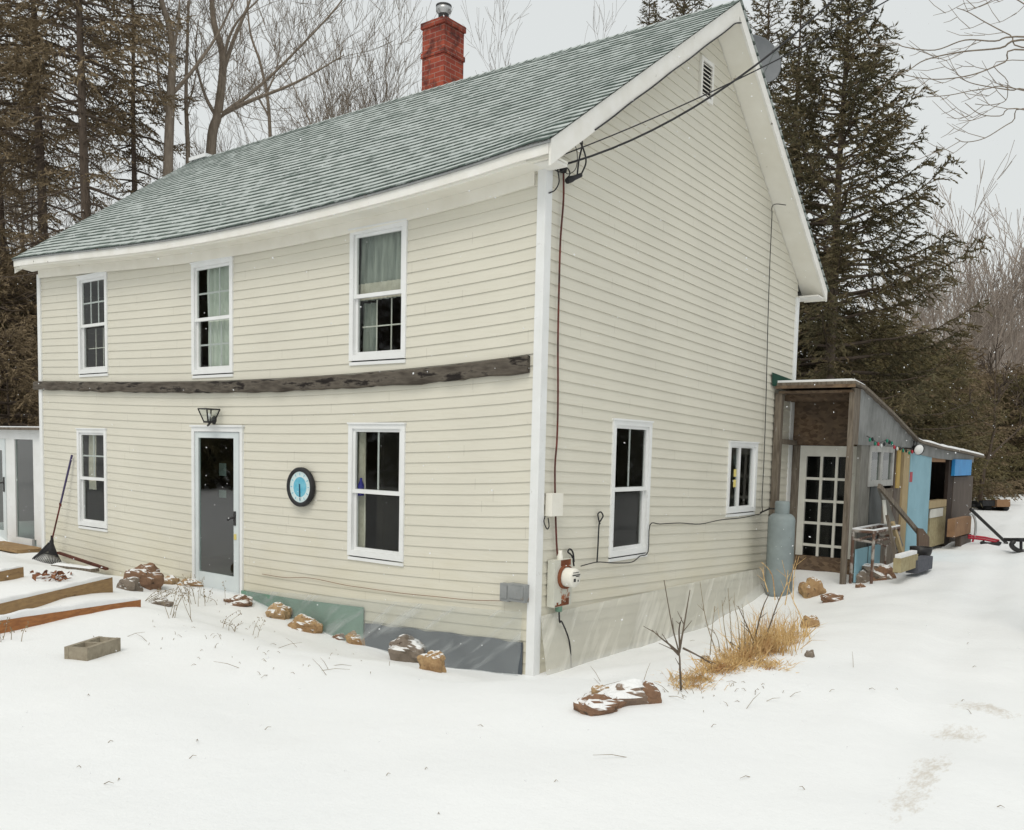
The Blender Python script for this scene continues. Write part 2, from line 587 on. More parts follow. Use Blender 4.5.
def brick_mat():
    t = NT("red_brick")
    tc = t.n("ShaderNodeTexCoord")
    br = t.n("ShaderNodeTexBrick")
    t.l(tc.outputs["UV"], br.inputs["Vector"])
    br.inputs["Color1"].default_value = (.38, .085, .05, 1)
    br.inputs["Color2"].default_value = (.27, .055, .038, 1)
    br.inputs["Mortar"].default_value = (.34, .24, .20, 1)
    br.inputs["Scale"].default_value = 1
    br.inputs["Mortar Size"].default_value = .0045
    br.inputs["Mortar Smooth"].default_value = .3
    br.inputs["Brick Width"].default_value = .21
    br.inputs["Row Height"].default_value = .072
    n = t.noise(t.coord(), 4.5, 5, .65)
    c = t.mix(t.ramp(n, [(.5, 0.0), (.68, 1.0)]), br.outputs[0], (.07, .03, .028))
    sx = t.n("ShaderNodeSeparateXYZ")
    t.l(tc.outputs["UV"], sx.inputs[0])
    # soot stains the courses round the flue
    soot = t.math("ADD", t.math("MULTIPLY", t.math("SUBTRACT", sx.outputs[1], 7.8), 1.1), t.math("MULTIPLY", t.math("SUBTRACT", n, .5), 2.2))
    c = t.mix(t.math("MULTIPLY", t.ramp(soot, [(.15, 0.0), (.75, 1.0)]), .7), c, (.055, .022, .02))
    t.col(c)
    t.rough(.9, .2)
    t.bump(br.outputs["Fac"], -.6, .01)
    return t.m


MAT["brick"] = brick_mat()


def osb_mat():
    t = NT("osb_panel")
    vo = t.n("ShaderNodeTexVoronoi")
    vo.inputs["Scale"].default_value = 16
    t.l(t.coord("Object", (1, 1, 1.7)), vo.inputs["Vector"])
    hs = t.n("ShaderNodeSeparateColor")
    t.l(vo.outputs["Color"], hs.inputs[0])
    c = t.ramp(hs.outputs[0], [(0.0, (.10, .065, .04)), (.5, (.17, .115, .075)), (1.0, (.23, .16, .10))])
    c = t.mix(t.ramp(t.noise(t.coord(), 2, 4), [(.35, 0.0), (.7, .7)]), c, (.085, .07, .06))
    t.col(c)
    t.rough(.85, .2)
    return t.m


MAT["osb"] = osb_mat()


def rock_mat(name, a, b, snow=True, bias=.4, lo=.74):
    t = NT(name)
    vec = t.coord()
    f = t.noise(vec, 7, 6, .65)
    c = t.mix(t.ramp(f, [(.35, 0.0), (.65, 1.0)]), a, b)
    c = t.mix(t.ramp(t.noise(vec, 20, 4), [(.6, 0.0), (.7, 1.0)]), c, (.08, .06, .045))
    if snow:
        c = t.snow_on_top(c, lo, lo + .12, 5, bias)
    t.col(c)
    t.rough(.9, .25)
    t.bump(t.math("ADD", f, t.math("MULTIPLY", t.noise(vec, 45, 4), .4)), .7, .03)
    return t.m


MAT["rock_tan"] = rock_mat("tan_rock", (.46, .32, .18), (.30, .20, .11), bias=.5)
MAT["rock_orange"] = rock_mat("orange_rock", (.43, .29, .15), (.25, .15, .075), bias=.55)
MAT["rock_grey"] = rock_mat("grey_brown_rock", (.24, .20, .165), (.16, .13, .10))
MAT["rock_brown"] = rock_mat("brown_rock", (.26, .155, .095), (.17, .10, .065))


def snow_mat():
    t = NT("snow")
    vec = t.coord()
    n = t.noise(vec, .6, 5)
    c = t.mix(n, (.86, .87, .87), (.80, .82, .83))
    # brown grit showing through on the two worn patches of the drive
    sx = t.n("ShaderNodeSeparateXYZ")
    t.l(vec, sx.inputs[0])
    tot = None
    for (px, py, w, hgt, s) in DIRT:
        a = on_ground(px, py)
        gx = t.math("DIVIDE", t.math("SUBTRACT", sx.outputs[0], a.x), w)
        gy = t.math("DIVIDE", t.math("SUBTRACT", sx.outputs[1], a.y), hgt)
        d2 = t.math("ADD", t.math("MULTIPLY", gx, gx), t.math("MULTIPLY", gy, gy))
        k = t.math("MULTIPLY", t.math("MAXIMUM", t.math("SUBTRACT", 1.0, d2), 0.0), s)
        tot = k if tot is None else t.math("ADD", tot, k)
    grit = t.noise(t.coord("Object", (5.5, 2.0, 1)), 4.5, 9, .78)
    f = t.ramp(t.math("ADD", t.math("MULTIPLY", t.math("MINIMUM", tot, 1.0), .34), grit), [(.715, 0.0), (.90, .5)])
    c = t.mix(f, c, (.46, .385, .28))
    t.col(c)
    t.rough(.7, .25)
    h = t.math("ADD", t.noise(vec, 5, 6, .6), t.math("MULTIPLY", t.noise(vec, 60, 3), .25))
    t.bump(h, .22, .05)
    t.bsdf.inputs["Subsurface Weight"].default_value = 0
    return t.m


DIRT = [(985, 706, .34, .26, 1.0), (957, 735, .24, .28, 1.0), (932, 766, .16, .42, .95), (908, 800, .16, .5, .9), (1015, 760, .25, .3, .35), (1000, 560, .9, 1.2, .25)]
MAT["snow"] = snow_mat()

# ------------------------------------------------------------------ ground sheet
mb = MB()
N = 380
cxs = []
for i in range(N + 1):
    t = (i / N) * 2 - 1
    cxs.append(math.sinh(t * 5.2) / math.sinh(5.2) * 420)
rows = [[V((x + 1.0, y - .8, ground(x + 1.0, y - .8))) for x in cxs] for y in cxs]
mb.grid(rows)
g = mb.build("ground", MAT["snow"])
tag(g, "snow covered yard and driveway around the house", "ground", kind="structure")

# ================================================================== HOUSE
L, W = 9.87, 6.39
ZS, SLB = 4.735, .56
BZ, SAG = -.0386, .128
RY, RZ = 3.27, 7.52
EY, EZ = .304, 4.863
OHX = .343


def dz(x, y):
    t = max(0.0, min(1.0, -x / L))
    return BZ * y - SAG * math.sin(math.pi * t ** .8) * max(0.0, 1 - max(y, 0) / 3.1)


def hp(x, y, z):
    return V((x, y, z + dz(x, y)))


def rw(x, y, z):
    """roof edges: the overhang is narrower at the front eave, whose far end has lifted"""
    k = max(0.0, min(1.0, (y + EY) / (RY + EY)))
    t = max(0.0, min(1.1, -x / L))
    if x > 0:
        x *= .80 + .20 * k
    elif x < -L:
        x = -L - (-L - x) * (.48 + .62 * k)
    t = max(0.0, min(1.1, -x / L))
    kk = k if y <= RY else max(0.0, 1 - (y - RY) / (W + EY - RY))
    y -= .32 * min(t, 1.0) * kk
    z -= .13 * min(t, 1.0) ** 2 * kk
    return V((x, y, z + .065 * sstep(.5, 1.0, t) * (1 - k) - .035 * math.sin(math.pi * min(t, 1) ** .7) * (1 - k)))


def hpr(x, y, z):
    q = rw(x, y, z)
    q.z += dz(x, y)
    return q


house = thing("farm_house", "two storey cream clapboard farmhouse with snow dusted green shingle roof", "house")

NX = 24
XC = [-L + L * i / NX for i in range(NX + 1)]


class Win:
    pass


def mkwin(L_, R_, TL, TR, BL, BR, face):
    w = Win()
    f = ony if face == "front" else onx
    g = f
    f = (lambda u, v: g(u, v, -.034)) if face == "front" else (lambda u, v: g(u, v, .034))
    k = 0 if face == "front" else 1
    mid = (TL + BL) / 2
    w.s0 = (f(L_, TL)[k] + f(L_, BL)[k]) / 2
    w.s1 = (f(R_, TR)[k] + f(R_, BR)[k]) / 2
    w.z0 = (f(L_, BL).z + f(R_, BR).z) / 2
    w.z1 = (f(L_, TL).z + f(R_, TR).z) / 2
    w.face = face
    return w


WINS = {
    "uL": mkwin(77.5, 106.5, 275, 273, 376, 377, "front"),
    "uM": mkwin(191, 232, 262, 257.5, 377, 378, "front"),
    "uR": mkwin(349, 405.5, 231, 218, 367, 361, "front"),
    "lL": mkwin(77, 106, 428, 429, 528, 532, "front"),
    "lR": mkwin(347.5, 403.5, 424.5, 421.5, 562, 564, "front"),
    "gT": mkwin(612, 650.5, 418, 422, 561, 557, "gable"),
    "gS": mkwin(728.5, 757, 440.5, 443, 517, 514.5, "gable"),
}
DOOR = mkwin(192, 242.5, 427, 427, 590, 598, "front")

CE = .11


def cut_rects(z0, z1, s0, s1, openings):
    """split a strip into rectangles outside the openings"""
    zb = sorted({z0, z1} | {z for o in openings for z in (o[2], o[3]) if z0 < z < z1})
    for a, b in zip(zb, zb[1:]):
        zm = (a + b) / 2
        cur = s0
        for o in sorted(o for o in openings if o[2] < zm < o[3]):
            if o[0] > cur:
                yield a, b, cur, min(o[0], s1)
            cur = max(cur, o[1])
        if cur < s1:
            yield a, b, cur, s1


# --- front wall
ops = []
for k in ("uL", "uM", "uR", "lL", "lR"):
    w = WINS[k]
    d = dz((w.s0 + w.s1) / 2, 0)
    ops.append((w.s0 + .03, w.s1 - .03, w.z0 - d + .03, w.z1 - d - .03))
d = dz((DOOR.s0 + DOOR.s1) / 2, 0)
ops.append((DOOR.s0 + .03, DOOR.s1 - .03, -.5, DOOR.z1 - d - .03))
mb = MB()
z = -.36
while z < ZS:
    z1 = min(z + CE, ZS + .02)
    off = lambda q: -.0165 + .010 * (q - z) / CE
    for (a, b, s0, s1) in cut_rects(z, z1, -L, 0.0, ops):
        xs = [s0] + [x for x in XC if s0 + .01 < x < s1 - .01] + [s1]
        for xa, xb in zip(xs, xs[1:]):
            mb.face([hp(xa, off(a), a), hp(xb, off(a), a), hp(xb, off(b), b), hp(xa, off(b), b)])
            if a == z:
                mb.face([hp(xa, -.005, a + .001), hp(xb, -.005, a + .001), hp(xb, off(a), a), hp(xa, off(a), a)])
    z = z1
mb.build("front_wall", MAT["siding"], house)


# --- gable wall
def roof_z(y):
    return EZ + (y + EY) * (RZ - EZ) / (RY + EY) if y < RY else RZ - (y - RY) * (RZ - EZ) / (W + EY - RY)


def gable_span(z):
    """y range of the gable wall below the roof at height z"""
    t = .17
    if z <= roof_z(0) - t:
        y0 = 0.0
    else:
        y0 = min(RY, (z + t - EZ) * (RY + EY) / (RZ - EZ) - EY)
    if z <= roof_z(W) - t:
        y1 = W
    else:
        y1 = max(RY, RY + (RZ - t - z) * (W + EY - RY) / (RZ - EZ))
    return y0, y1


def gable(xp, sgn, name, openings):
    mb = MB()
    z = -.36
    top = RZ - .18
    while z < top:
        z1 = min(z + CE, top)
        off = lambda q: xp + sgn * (.018 - .011 * (q - z) / CE)
        a0, a1 = gable_span(z)
        b0, b1 = gable_span(z1)
        for (a, b, s0, s1) in cut_rects(z, z1, 0.0, W, openings):
            ka, kb = (a - z) / (z1 - z), (b - z) / (z1 - z)
            lo_a, hi_a = a0 + (b0 - a0) * ka, a1 + (b1 - a1) * ka
            lo_b, hi_b = a0 + (b0 - a0) * kb, a1 + (b1 - a1) * kb
            p = [max(s0, lo_a), min(s1, hi_a), min(s1, hi_b), max(s0, lo_b)]
            q = [hp(off(a), p[0], a), hp(off(a), p[1], a), hp(off(b), p[2], b), hp(off(b), p[3], b)]
            for i, (xx, yy) in enumerate(((off(a), p[0]), (off(a), p[1]), (off(b), p[2]), (off(b), p[3]))):
                q[i] = V((xx, yy, (a, a, b, b)[i] + BZ * yy))
            mb.face(q)
            if a == z:
                mb.face([V((xp + sgn * .004, p[0], a + .001 + BZ * p[0])), V((xp + sgn * .004, p[1], a + .001 + BZ * p[1])), q[1], q[0]])
        z = z1
    return mb.build(name, MAT["siding"], house)


gops = []
for k in ("gT", "gS"):
    w = WINS[k]
    d = BZ * (w.s0 + w.s1) / 2
    gops.append((w.s0 + .03, w.s1 - .03, w.z0 - d + .03, w.z1 - d - .03))
gable(0.0, 1, "gable_wall", gops)
gable(-L, -1, "far_gable_wall", [])
mb = MB()
mb.box((-L, W - .03, -.5), (0, W, ZS - .25))
mb.build("back_wall", MAT["siding"], house)

# --- interior: floors, plus dark partitions added to cut light behind the panes
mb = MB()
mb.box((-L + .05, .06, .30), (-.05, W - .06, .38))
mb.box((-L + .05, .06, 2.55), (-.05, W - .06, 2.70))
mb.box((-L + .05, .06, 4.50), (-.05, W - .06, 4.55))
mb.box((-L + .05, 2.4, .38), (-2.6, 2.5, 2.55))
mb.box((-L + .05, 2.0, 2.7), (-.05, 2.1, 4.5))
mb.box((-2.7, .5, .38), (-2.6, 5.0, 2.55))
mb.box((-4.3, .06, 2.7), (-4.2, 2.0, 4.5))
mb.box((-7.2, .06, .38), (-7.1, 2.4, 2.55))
mb.build("added_dark_interior", MAT["interior"], house)

# --- windows
TRIM = .062


def frame_boxes(mb, B, s0, s1, z0, z1, w, n0, n1, wb=None):
    wb = wb or w
    B(mb, s0, s0 + w, n0, n1, z0, z1)
    B(mb, s1 - w, s1, n0, n1, z0, z1)
    B(mb, s0 + w, s1 - w, n0 + .0015, n1 - .0015, z1 - w, z1)
    B(mb, s0 + w, s1 - w, n0 + .0015, n1 - .0015, z0, z0 + wb)


def Bfront(mb, s0, s1, n0, n1, z0, z1):
    mb.box((s0, -n1, z0), (s1, -n0, z1))


def Bgable(mb, s0, s1, n0, n1, z0, z1):
    mb.box((n0, s0, z0), (n1, s1, z1))


def window(w, style, label):
    B = Bfront if w.face == "front" else Bgable
    s0, s1, z0, z1 = w.s0, w.s1, w.z0, w.z1
    mb = MB()
    frame_boxes(mb, B, s0, s1, z0 + .05, z1, TRIM, -.03, .032)
    B(mb, s0 - .008, s1 + .008, -.01, .045, z1 - .012, z1 + .006)
    fr = mb.build("window", MAT["white"], house)
    if label:
        fr["label"] = label
    # sill, with a dark strip standing in for the shaded gap
    mb = MB()
    B(mb, s0 + .002, s1 - .002, -.02, .026, z0, z0 + .035)
    mb.build("sill", MAT["white"], fr)
    mb = MB()
    B(mb, s0 + .01, s1 - .01, -.02, .012, z0 + .0355, z0 + .05)
    mb.build("sill_shade_strip", MAT["dark"], fr)
    a0, a1, b0, b1 = s0 + TRIM, s1 - TRIM, z0 + .05 + TRIM, z1 - TRIM
    SW = .034
    if style == "slider":
        sm = a0 + (a1 - a0) * .38
        mb = MB()
        frame_boxes(mb, B, a0, a1, b0, b1, .022, -.02, .012)
        B(mb, sm - .03, sm + .03, -.025, .016, b0 + .022, b1 - .022)
        B(mb, a1 - .075, a1 - .022, -.024, .011, b0 + .022, b1 - .022)
        mb.build("sash", MAT["white"], fr)
        mb = MB()
        B(mb, a0 + .02, a1 - .02, -.012, -.006, b0 + .02, b1 - .02)
        mb.build("pane", MAT["glass"], fr)
        mb = MB()
        B(mb, sm - .13, sm - .05, -.005, -.002, b0 + .42, b0 + .52)
        B(mb, sm - .13, sm - .05, -.005, -.002, b0 + .28, b0 + .38)
        mb.build("sticker", MAT["yellow"], fr)
        return fr
    zm = b0 + (b1 - b0) * .485
    mb = MB()
    frame_boxes(mb, B, a0, a1, zm - .012, b1, SW, -.022, .010)
    mb.build("upper_sash", MAT["white"], fr)
    mb = MB()
    frame_boxes(mb, B, a0 + .001, a1 - .001, b0, zm + .030, SW, -.045, -.0105)
    B(mb, a0, a1, -.02, .016, zm - .016, zm + .026)
    mb.build("lower_sash", MAT["white"], fr)
    for nm, n, za, zb in (("pane", -.012, zm, b1), ("pane", -.033, b0, zm)):
        mb = MB()
        B(mb, a0 + SW - .004, a1 - SW + .004, n, n + .004, za + SW - .004, zb - SW + .004)
        mb.build(nm, MAT["glass"], fr)

    def bars(za, zb, nv, nh, n, wd=.018):
        mb = MB()
        for i in range(1, nv + 1):
            s = a0 + SW + (a1 - a0 - 2 * SW) * i / (nv + 1)
            B(mb, s - wd / 2, s + wd / 2, n, n + .008, za + SW, zb - SW)
        for i in range(1, nh + 1):
            zz = za + SW + (zb - za - 2 * SW) * i / (nh + 1)
            B(mb, a0 + SW, a1 - SW, n + .0005, n + .0075, zz - wd / 2, zz + wd / 2)
        mb.build("muntin", MAT["white"] if n > -.05 else MAT["soffit"], fr)

    up, lowr = style
    if up:
        bars(zm, b1, up[0], up[1], -.022, up[2] if len(up) > 2 else .018)
    if lowr:
        bars(b0, zm, lowr[0], lowr[1], lowr[3] if len(lowr) > 3 else -.043, lowr[2] if len(lowr) > 2 else .018)
    return fr


window(WINS["uL"], ((2, 1, .022), (2, 1, .012, -.09)), "upper storey window with a six pane grid above a dark sash")
window(WINS["uM"], ((2, 1, .022), (2, 1, .022)), "upper storey window gridded in both sashes with a pale curtain")
window(WINS["uR"], (None, (2, 1, .014, -.09)), "upper storey window with an ungridded top sash")
window(WINS["lL"], ((1, 1, .022), None), "ground floor window with a cracked sill beside the rake")
window(WINS["lR"], ((1, 0, .022), None), "ground floor window with one upright bar beside the clock")
window(WINS["gT"], ((1, 0, .024), None), "tall gable window with one upright bar")
window(WINS["gS"], "slider", "small square sliding gable window with yellow stickers")


# curtains behind the glass
def curtain(s0, s1, z0, z1, y, mat, label, name="curtain", amp=.025, wl=.11, gat=0):
    mb = MB()
    rows = []
    for j in range(9):
        zz = z0 + (z1 - z0) * j / 8
        rows.append([V((s0 + (s1 - s0) * i / 40, y + amp * math.sin((s0 + (s1 - s0) * i / 40) / wl * math.tau + .5 * math.sin(j * .7)), zz)) for i in range(41)])
    mb.grid(rows)
    back = [[p + V((0, .006, 0)) for p in r] for r in rows]
    mb.grid(back)
    o = mb.build(name, mat, loc=((s0 + s1) / 2, y, z0))
    return tag(o, label, "curtain")


w = WINS["uM"]
curtain(w.s0 + .16, w.s1, w.z0 + .02, w.z1, .10, MAT["curtain_green"], "pale green curtain filling the window above the door")
w = WINS["uR"]
curtain(w.s0 + .02, w.s1 - .05, (w.z0 + w.z1) / 2 - .02, w.z1, .11, MAT["curtain_grey"], "grey green curtain in the upper storey window nearest the corner")
curtain(w.s0, w.s1, (w.z0 + w.z1) / 2 - .02, (w.z0 + w.z1) / 2 + .16, .075, MAT["lace"], "low cream lace valance across the upper storey window nearest the corner", amp=.015, wl=.07)
curtain(w.s0, w.s0 + .22, w.z0, (w.z0 + w.z1) / 2 - .04, .16, MAT["curtain_grey"], "narrow grey curtain in the lower sash nearest the corner")
w = WINS["lR"]
curtain(w.s0, w.s0 + .17, w.z0, w.z1, .10, MAT["lace"], "narrow cream curtain at the edge of the window beside the clock")
w = WINS["lL"]
curtain(w.s0 + .05, w.s0 + .3, w.z0 + .6, w.z1, .12, MAT["lace"], "cream curtain strip in the window beside the rake", amp=.015)
w = WINS["uL"]
curtain(w.s1 - .28, w.s1, (w.z0 + w.z1) / 2, w.z1, .14, MAT["curtain_grey"], "grey curtain strip in the window nearest the far end")
# bottle on the meeting rail
p = ony(361, 486, .07)
mb = MB()
mb.lathe((p.x, p.y, p.z - .11), [(0, 0), (.035, 0), (.037, .02), (.036, .12), (.015, .17), (.014, .20), (0, .2)], 14)
tag(mb.build("bottle", MAT["bluebottle"], loc=(p.x, p.y, p.z - .11)), "small dark blue bottle inside the window beside the clock", "bottle")

# --- storm door
s0, s1, z0, z1 = DOOR.s0, DOOR.s1, DOOR.z0, DOOR.z1
mb = MB()
Bfront(mb, s0, s0 + .055, -.03, .04, z0, z1)
Bfront(mb, s1 - .055, s1, -.03, .04, z0 - .05, z1)
Bfront(mb, s0 + .055, s1 - .055, -.03, .038, z1 - .06, z1)
Bfront(mb, s0 - .02, s1 + .02, -.02, .055, z1 + .001, z1 + .025)
dr = mb.build("door", MAT["white"], house)
dr["label"] = "white framed glass storm door below the lantern"
mb = MB()
Bfront(mb, s1 - .09, s1 - .056, -.03, .012, z0, z1 - .061)
mb.build("door_shade_strip", MAT["dark"], dr)  # dark strip painted in for the shaded gap beside the door
q0, q1, zz0, zz1 = s0 + .06, s1 - .092, z0 + .02, z1 - .065
mb = MB()
Bfront(mb, q0, q0 + .07, -.015, .022, zz0, zz1)
Bfront(mb, q1 - .11, q1, -.015, .022, zz0, zz1)
Bfront(mb, q0 + .07, q1 - .11, -.014, .021, zz1 - .075, zz1)
mb.build("door_frame", MAT["door_paint"], dr)
mb = MB()
Bfront(mb, q0 + .071, q1 - .111, -.012, .016, zz0, zz0 + .24)
mb.build("kick_panel", MAT["door_paint"], dr)
mb = MB()
Bfront(mb, q0 + .066, q1 - .106, -.002, .004, zz0 + .235, zz1 - .07)
mb.build("pane", MAT["doorglass"], dr)
hz = ony(235, 519).z
mb = MB()
Bfront(mb, q1 - .10, q1 - .06, .022, .034, hz - .08, hz + .1)
mb.tube([(q1 - .08, -.03, hz + .02), (q1 - .08, -.085, hz + .02), (q1 - .14, -.085, hz - .01)], .013, 8)
mb.build("handle", MAT["blackmetal"], dr)
mb = MB()
Bfront(mb, q1 - .095, q1 - .05, .022, .03, hz - .26, hz - .19)
mb.build("lock_plate", MAT["yellow"], dr)
# inner wooden door standing a little back
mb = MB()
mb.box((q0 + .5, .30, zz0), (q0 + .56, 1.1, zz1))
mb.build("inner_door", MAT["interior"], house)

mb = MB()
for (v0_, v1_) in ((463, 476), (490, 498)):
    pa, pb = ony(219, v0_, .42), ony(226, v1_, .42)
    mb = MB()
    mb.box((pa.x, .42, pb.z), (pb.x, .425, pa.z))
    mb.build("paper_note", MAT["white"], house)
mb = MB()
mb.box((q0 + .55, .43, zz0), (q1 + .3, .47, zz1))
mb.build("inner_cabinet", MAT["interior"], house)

# --- corner boards
mb = MB()
mb.box((-.062, -.034, -.12), (.0, -.006, ZS + .02))
mb.box((.006, -.034, -.12), (.034, .068, ZS + .12))
mb.box((0.0, -.034, -.12), (.0058, -.006, ZS + .02))
mb.build("corner_board", MAT["white"], house)
mb = MB()
mb.box((-L - .02, -.036, -.05), (-L + .075, .0, ZS - .02))
mb.build("corner_board", MAT["white"], house)
mb = MB()
mb.box((.0, W - .085, -.2), (.034, W + .03, ZS + BZ * W - .02))
mb.build("corner_board", MAT["white"], house)

# --- ledger beam
zb = ony(532, 356).z
mb = MB()
rows = []
NB = 120
for i in range(NB + 1):
    x = -L - .13 + (L + .02) * i / NB
    tl = i / NB
    top = 3.035 + dz(x, 0) + .012 * mnoise.noise(V((x * 3, 0, 1))) - .005 * tl
    h = .125 + .03 * tl + .02 * mnoise.noise(V((x * 2.2, 5, 1))) + .008 * mnoise.noise(V((x * 9, 5, 4)))
    pr = .075 + .016 * mnoise.noise(V((x * 3.5, 2, 7)))
    ring = [V((x, -.02, top)), V((x, -pr + .012, top + .004)), V((x, -pr, top - .018))]
    for k in range(1, 5):
        ring.append(V((x, -pr + .014 * mnoise.noise(V((x * 7, k * 1.7, 3))), top - .018 - (h - .03) * k / 4)))
    ring += [V((x, -pr + .02, top - h)), V((x, -.02, top - h))]
    rows.append(ring)
mb.grid(rows, smooth=False)
mb.face(rows[-1])
mb.face(rows[0][::-1])
mb.build("ledger_beam", MAT["beam"], house)

# --- eaves
NF = 24


def eave_strip(mb, y0, z0_, y1, z1_, x0=-L - OHX, x1=OHX, th=.02):
    """a board running along the eave, following the sag"""
    rows = []
    for i in range(NF + 1):
        x = x0 + (x1 - x0) * i / NF
        rows.append([hpr(x, y0, z0_), hpr(x, y1, z0_), hpr(x, y1, z1_), hpr(x, y0, z1_)])
    mb.grid(rows, smooth=False, closed=True)
    mb.face(rows[0][::-1])
    mb.face(rows[-1])


mb = MB()
eave_strip(mb, -EY - .012, EZ - .135, -EY + .012, EZ - .012, x1=OHX - .03)
mb.build("fascia", MAT["peel"], house)
mb = MB()
eave_strip(mb, -EY + .0125, EZ - .16, -EY + .05, EZ - .1, x1=OHX - .04)
eave_strip(mb, -EY + .0505, EZ - .135, -.0, EZ - .115, x1=OHX - .04)
mb.build("soffit", MAT["soffit"], house)
mb = MB()
eave_strip(mb, -.034, EZ - .26, -.008, EZ - .1355, x0=-L + .08, x1=-.104)
mb.build("frieze_board", MAT["soffit"], house)
mb = MB()
eave_strip(mb, W + EY - .012, EZ - .14, W + EY + .012, EZ - .012, x1=OHX - .03)
eave_strip(mb, W + .0, EZ - .14, W + EY - .0125, EZ - .12, x1=OHX - .03)
mb.build("rear_fascia", MAT["peel"], house)

# --- rakes (gable overhang): board on the edge, soffit underneath
for xs, sg in ((OHX, 1), (-L - OHX, -1)):
    for fy in (0, 1):
        mb = MB()
        ms = MB()
        ya, yb = (-EY, RY) if fy == 0 else (W + EY, RY)
        n = 16
        rows, rs = [], []
        wob = lambda y: .006 * mnoise.noise(V((y * 2, sg, fy)))
        for i in range(n + 1):
            y = ya + (yb - ya) * i / n
            zz = roof_z(min(max(y, -EY), W + EY)) + BZ * y - .010
            dd = .225 if fy == 0 else .16
            rows.append([rw(xs - sg * .028, y, zz), rw(xs, y, zz), rw(xs + wob(y), y, zz - dd), rw(xs - sg * .028, y, zz - dd)])
            rs.append([rw(xs - sg * .0285, y, zz - .15), rw(xs - sg * .0285, y, zz - .13), rw(xs - sg * OHX, y, zz - .13), rw(xs - sg * OHX, y, zz - .15)])
        mb.grid(rows, smooth=False, closed=True)
        mb.face(rows[0])
        ms.grid(rs, smooth=False, closed=True)
        rk = mb.build("rake_board", MAT["peel"], house)
        if sg == 1 and fy == 1:
            mm = MB()
            # shadow board edge of the rear rake
        ms.build("rake_soffit", MAT["soffit"], house)

# eave return box closing the corner below the front rake
mb = MB()
mb.box((.04, -EY + .06, EZ - .16), (OHX * .8 - .03, -.0, EZ - .137))
mb.build("eave_return", MAT["peel"], house)

# --- roof shingles
mb = MB()
slope = V((0, RY + EY + .03, (RZ - EZ) * (RY + EY + .03) / (RY + EY)))
e = .142


def roof_side(mb, ya, za, yb, zb_, x0, x1, flip):
    S = math.hypot(yb - ya, zb_ - za)
    dy, dzv = (yb - ya) / S, (zb_ - za) / S
    ny, nz = (-dzv, dy) if not flip else (dzv, -dy)
    if nz < 0:
        ny, nz = -ny, -nz
    nc = int(S / e)
    s = 0.0
    for k in range(nc + 1):
        sa, sb = k * e, min((k + 1) * e, S)
        if sb - sa < .005:
            continue
        rows, uvs = [], []
        lip, lu = [], []
        jit = random.Random(k + (77 if flip else 0))
        for i in range(73):
            x = x0 + (x1 - x0) * i / 72
            ja = .004 * mnoise.noise(V((x * 2.1, k * 3.3, 0)))
            A = hpr(x, ya + dy * sa + ny * (.015 + ja), za + dzv * sa + nz * (.015 + ja))
            Bp = hpr(x, ya + dy * sb + ny * .005, za + dzv * sb + nz * .005)
            Cp = hpr(x, ya + dy * sa, za + dzv * sa)
            rows.append([A, Bp])
            uvs.append([(x, sa + .001), (x, sb - .001)])
            lip.append([Cp, A])
            lu.append([(x, sa + .001), (x, sa + .022)])
        mb.grid(rows, uvs, smooth=False)
        mb.grid(lip, lu, smooth=False)


roof_side(mb, -EY - .035, EZ - .027, RY, RZ, -L - OHX - .02, OHX + .02, False)
roof_side(mb, W + EY + .035, EZ - .027, RY, RZ, -L - OHX - .02, OHX + .02, True)
# deck below
rows = []
for i in range(NF + 1):
    x = -L - OHX + .034 + (L + 2 * OHX - .068) * i / NF
    rows.append([hpr(x, -EY - .03, EZ - .03), hpr(x, RY, RZ - .012), hpr(x, W + EY + .03, EZ - .03), hpr(x, RY, RZ - .10)])
mb.grid(rows, smooth=False, closed=True)
mb.face(rows[0][::-1])
mb.face(rows[-1])
# ridge cap
rc = random.Random(3)
x = -L - OHX - .02
while x < OHX:
    xe = min(x + .14, OHX + .02)
    l = .02
    P = lambda xx, dy_, dz_, up: hpr(xx, RY + dy_, RZ + dz_ + up)
    a, b = .019 + rc.uniform(-.002, .002), .012
    mb.face([P(x, -.14, -.105, b), P(xe, -.14, -.105, a), P(xe, 0, 0, a), P(x, 0, 0, b)], [(x, .01), (xe, .01), (xe, .13), (x, .13)])
    mb.face([P(x, 0, 0, b), P(xe, 0, 0, a), P(xe, .14, -.105, a), P(x, .14, -.105, b)], [(x, .13), (xe, .13), (xe, .01), (x, .01)])
    mb.face([P(xe, -.14, -.105, b), P(xe, 0, 0, b), P(xe, 0, 0, a), P(xe, -.14, -.105, a)], [(x, .01)] * 4)
    x = xe
roof = mb.build("roof", MAT["shingles"], house)
# drip edge, dark
mb = MB()
eave_strip(mb, -EY - .03, EZ - .048, -EY - .013, EZ - .03, x0=-L - OHX, x1=OHX)
mb.build("drip_edge", MAT["metal_grey"], house)
mb = MB()
p = rw(-L - OHX + .05, RY, RZ + BZ * RY)
mb.obb((p.x + .25, p.y, p.z + .03), ((1, 0, 0), (0, 1, 0), (0, 0, 1)), (.26, .07, .03))
mb.build("ridge_snow", MAT["snow_cap"], roof)

# --- chimney
cx0, cy0, ca = -4.45, 3.43, .218
zt = atd(441, 17, (V((cx0 + ca, cy0 - ca, 8)) - CAM).dot(F)).z
mb = MB()
zbse = 6.8


def cbox(a, z0, z1):
    mb.box((cx0 - a, cy0 - a, z0), (cx0 + a, cy0 + a, z1))


cbox(ca, zbse, zt - .085)
cbox(ca + .022, zt - .084, zt)
zmid = zt - .43
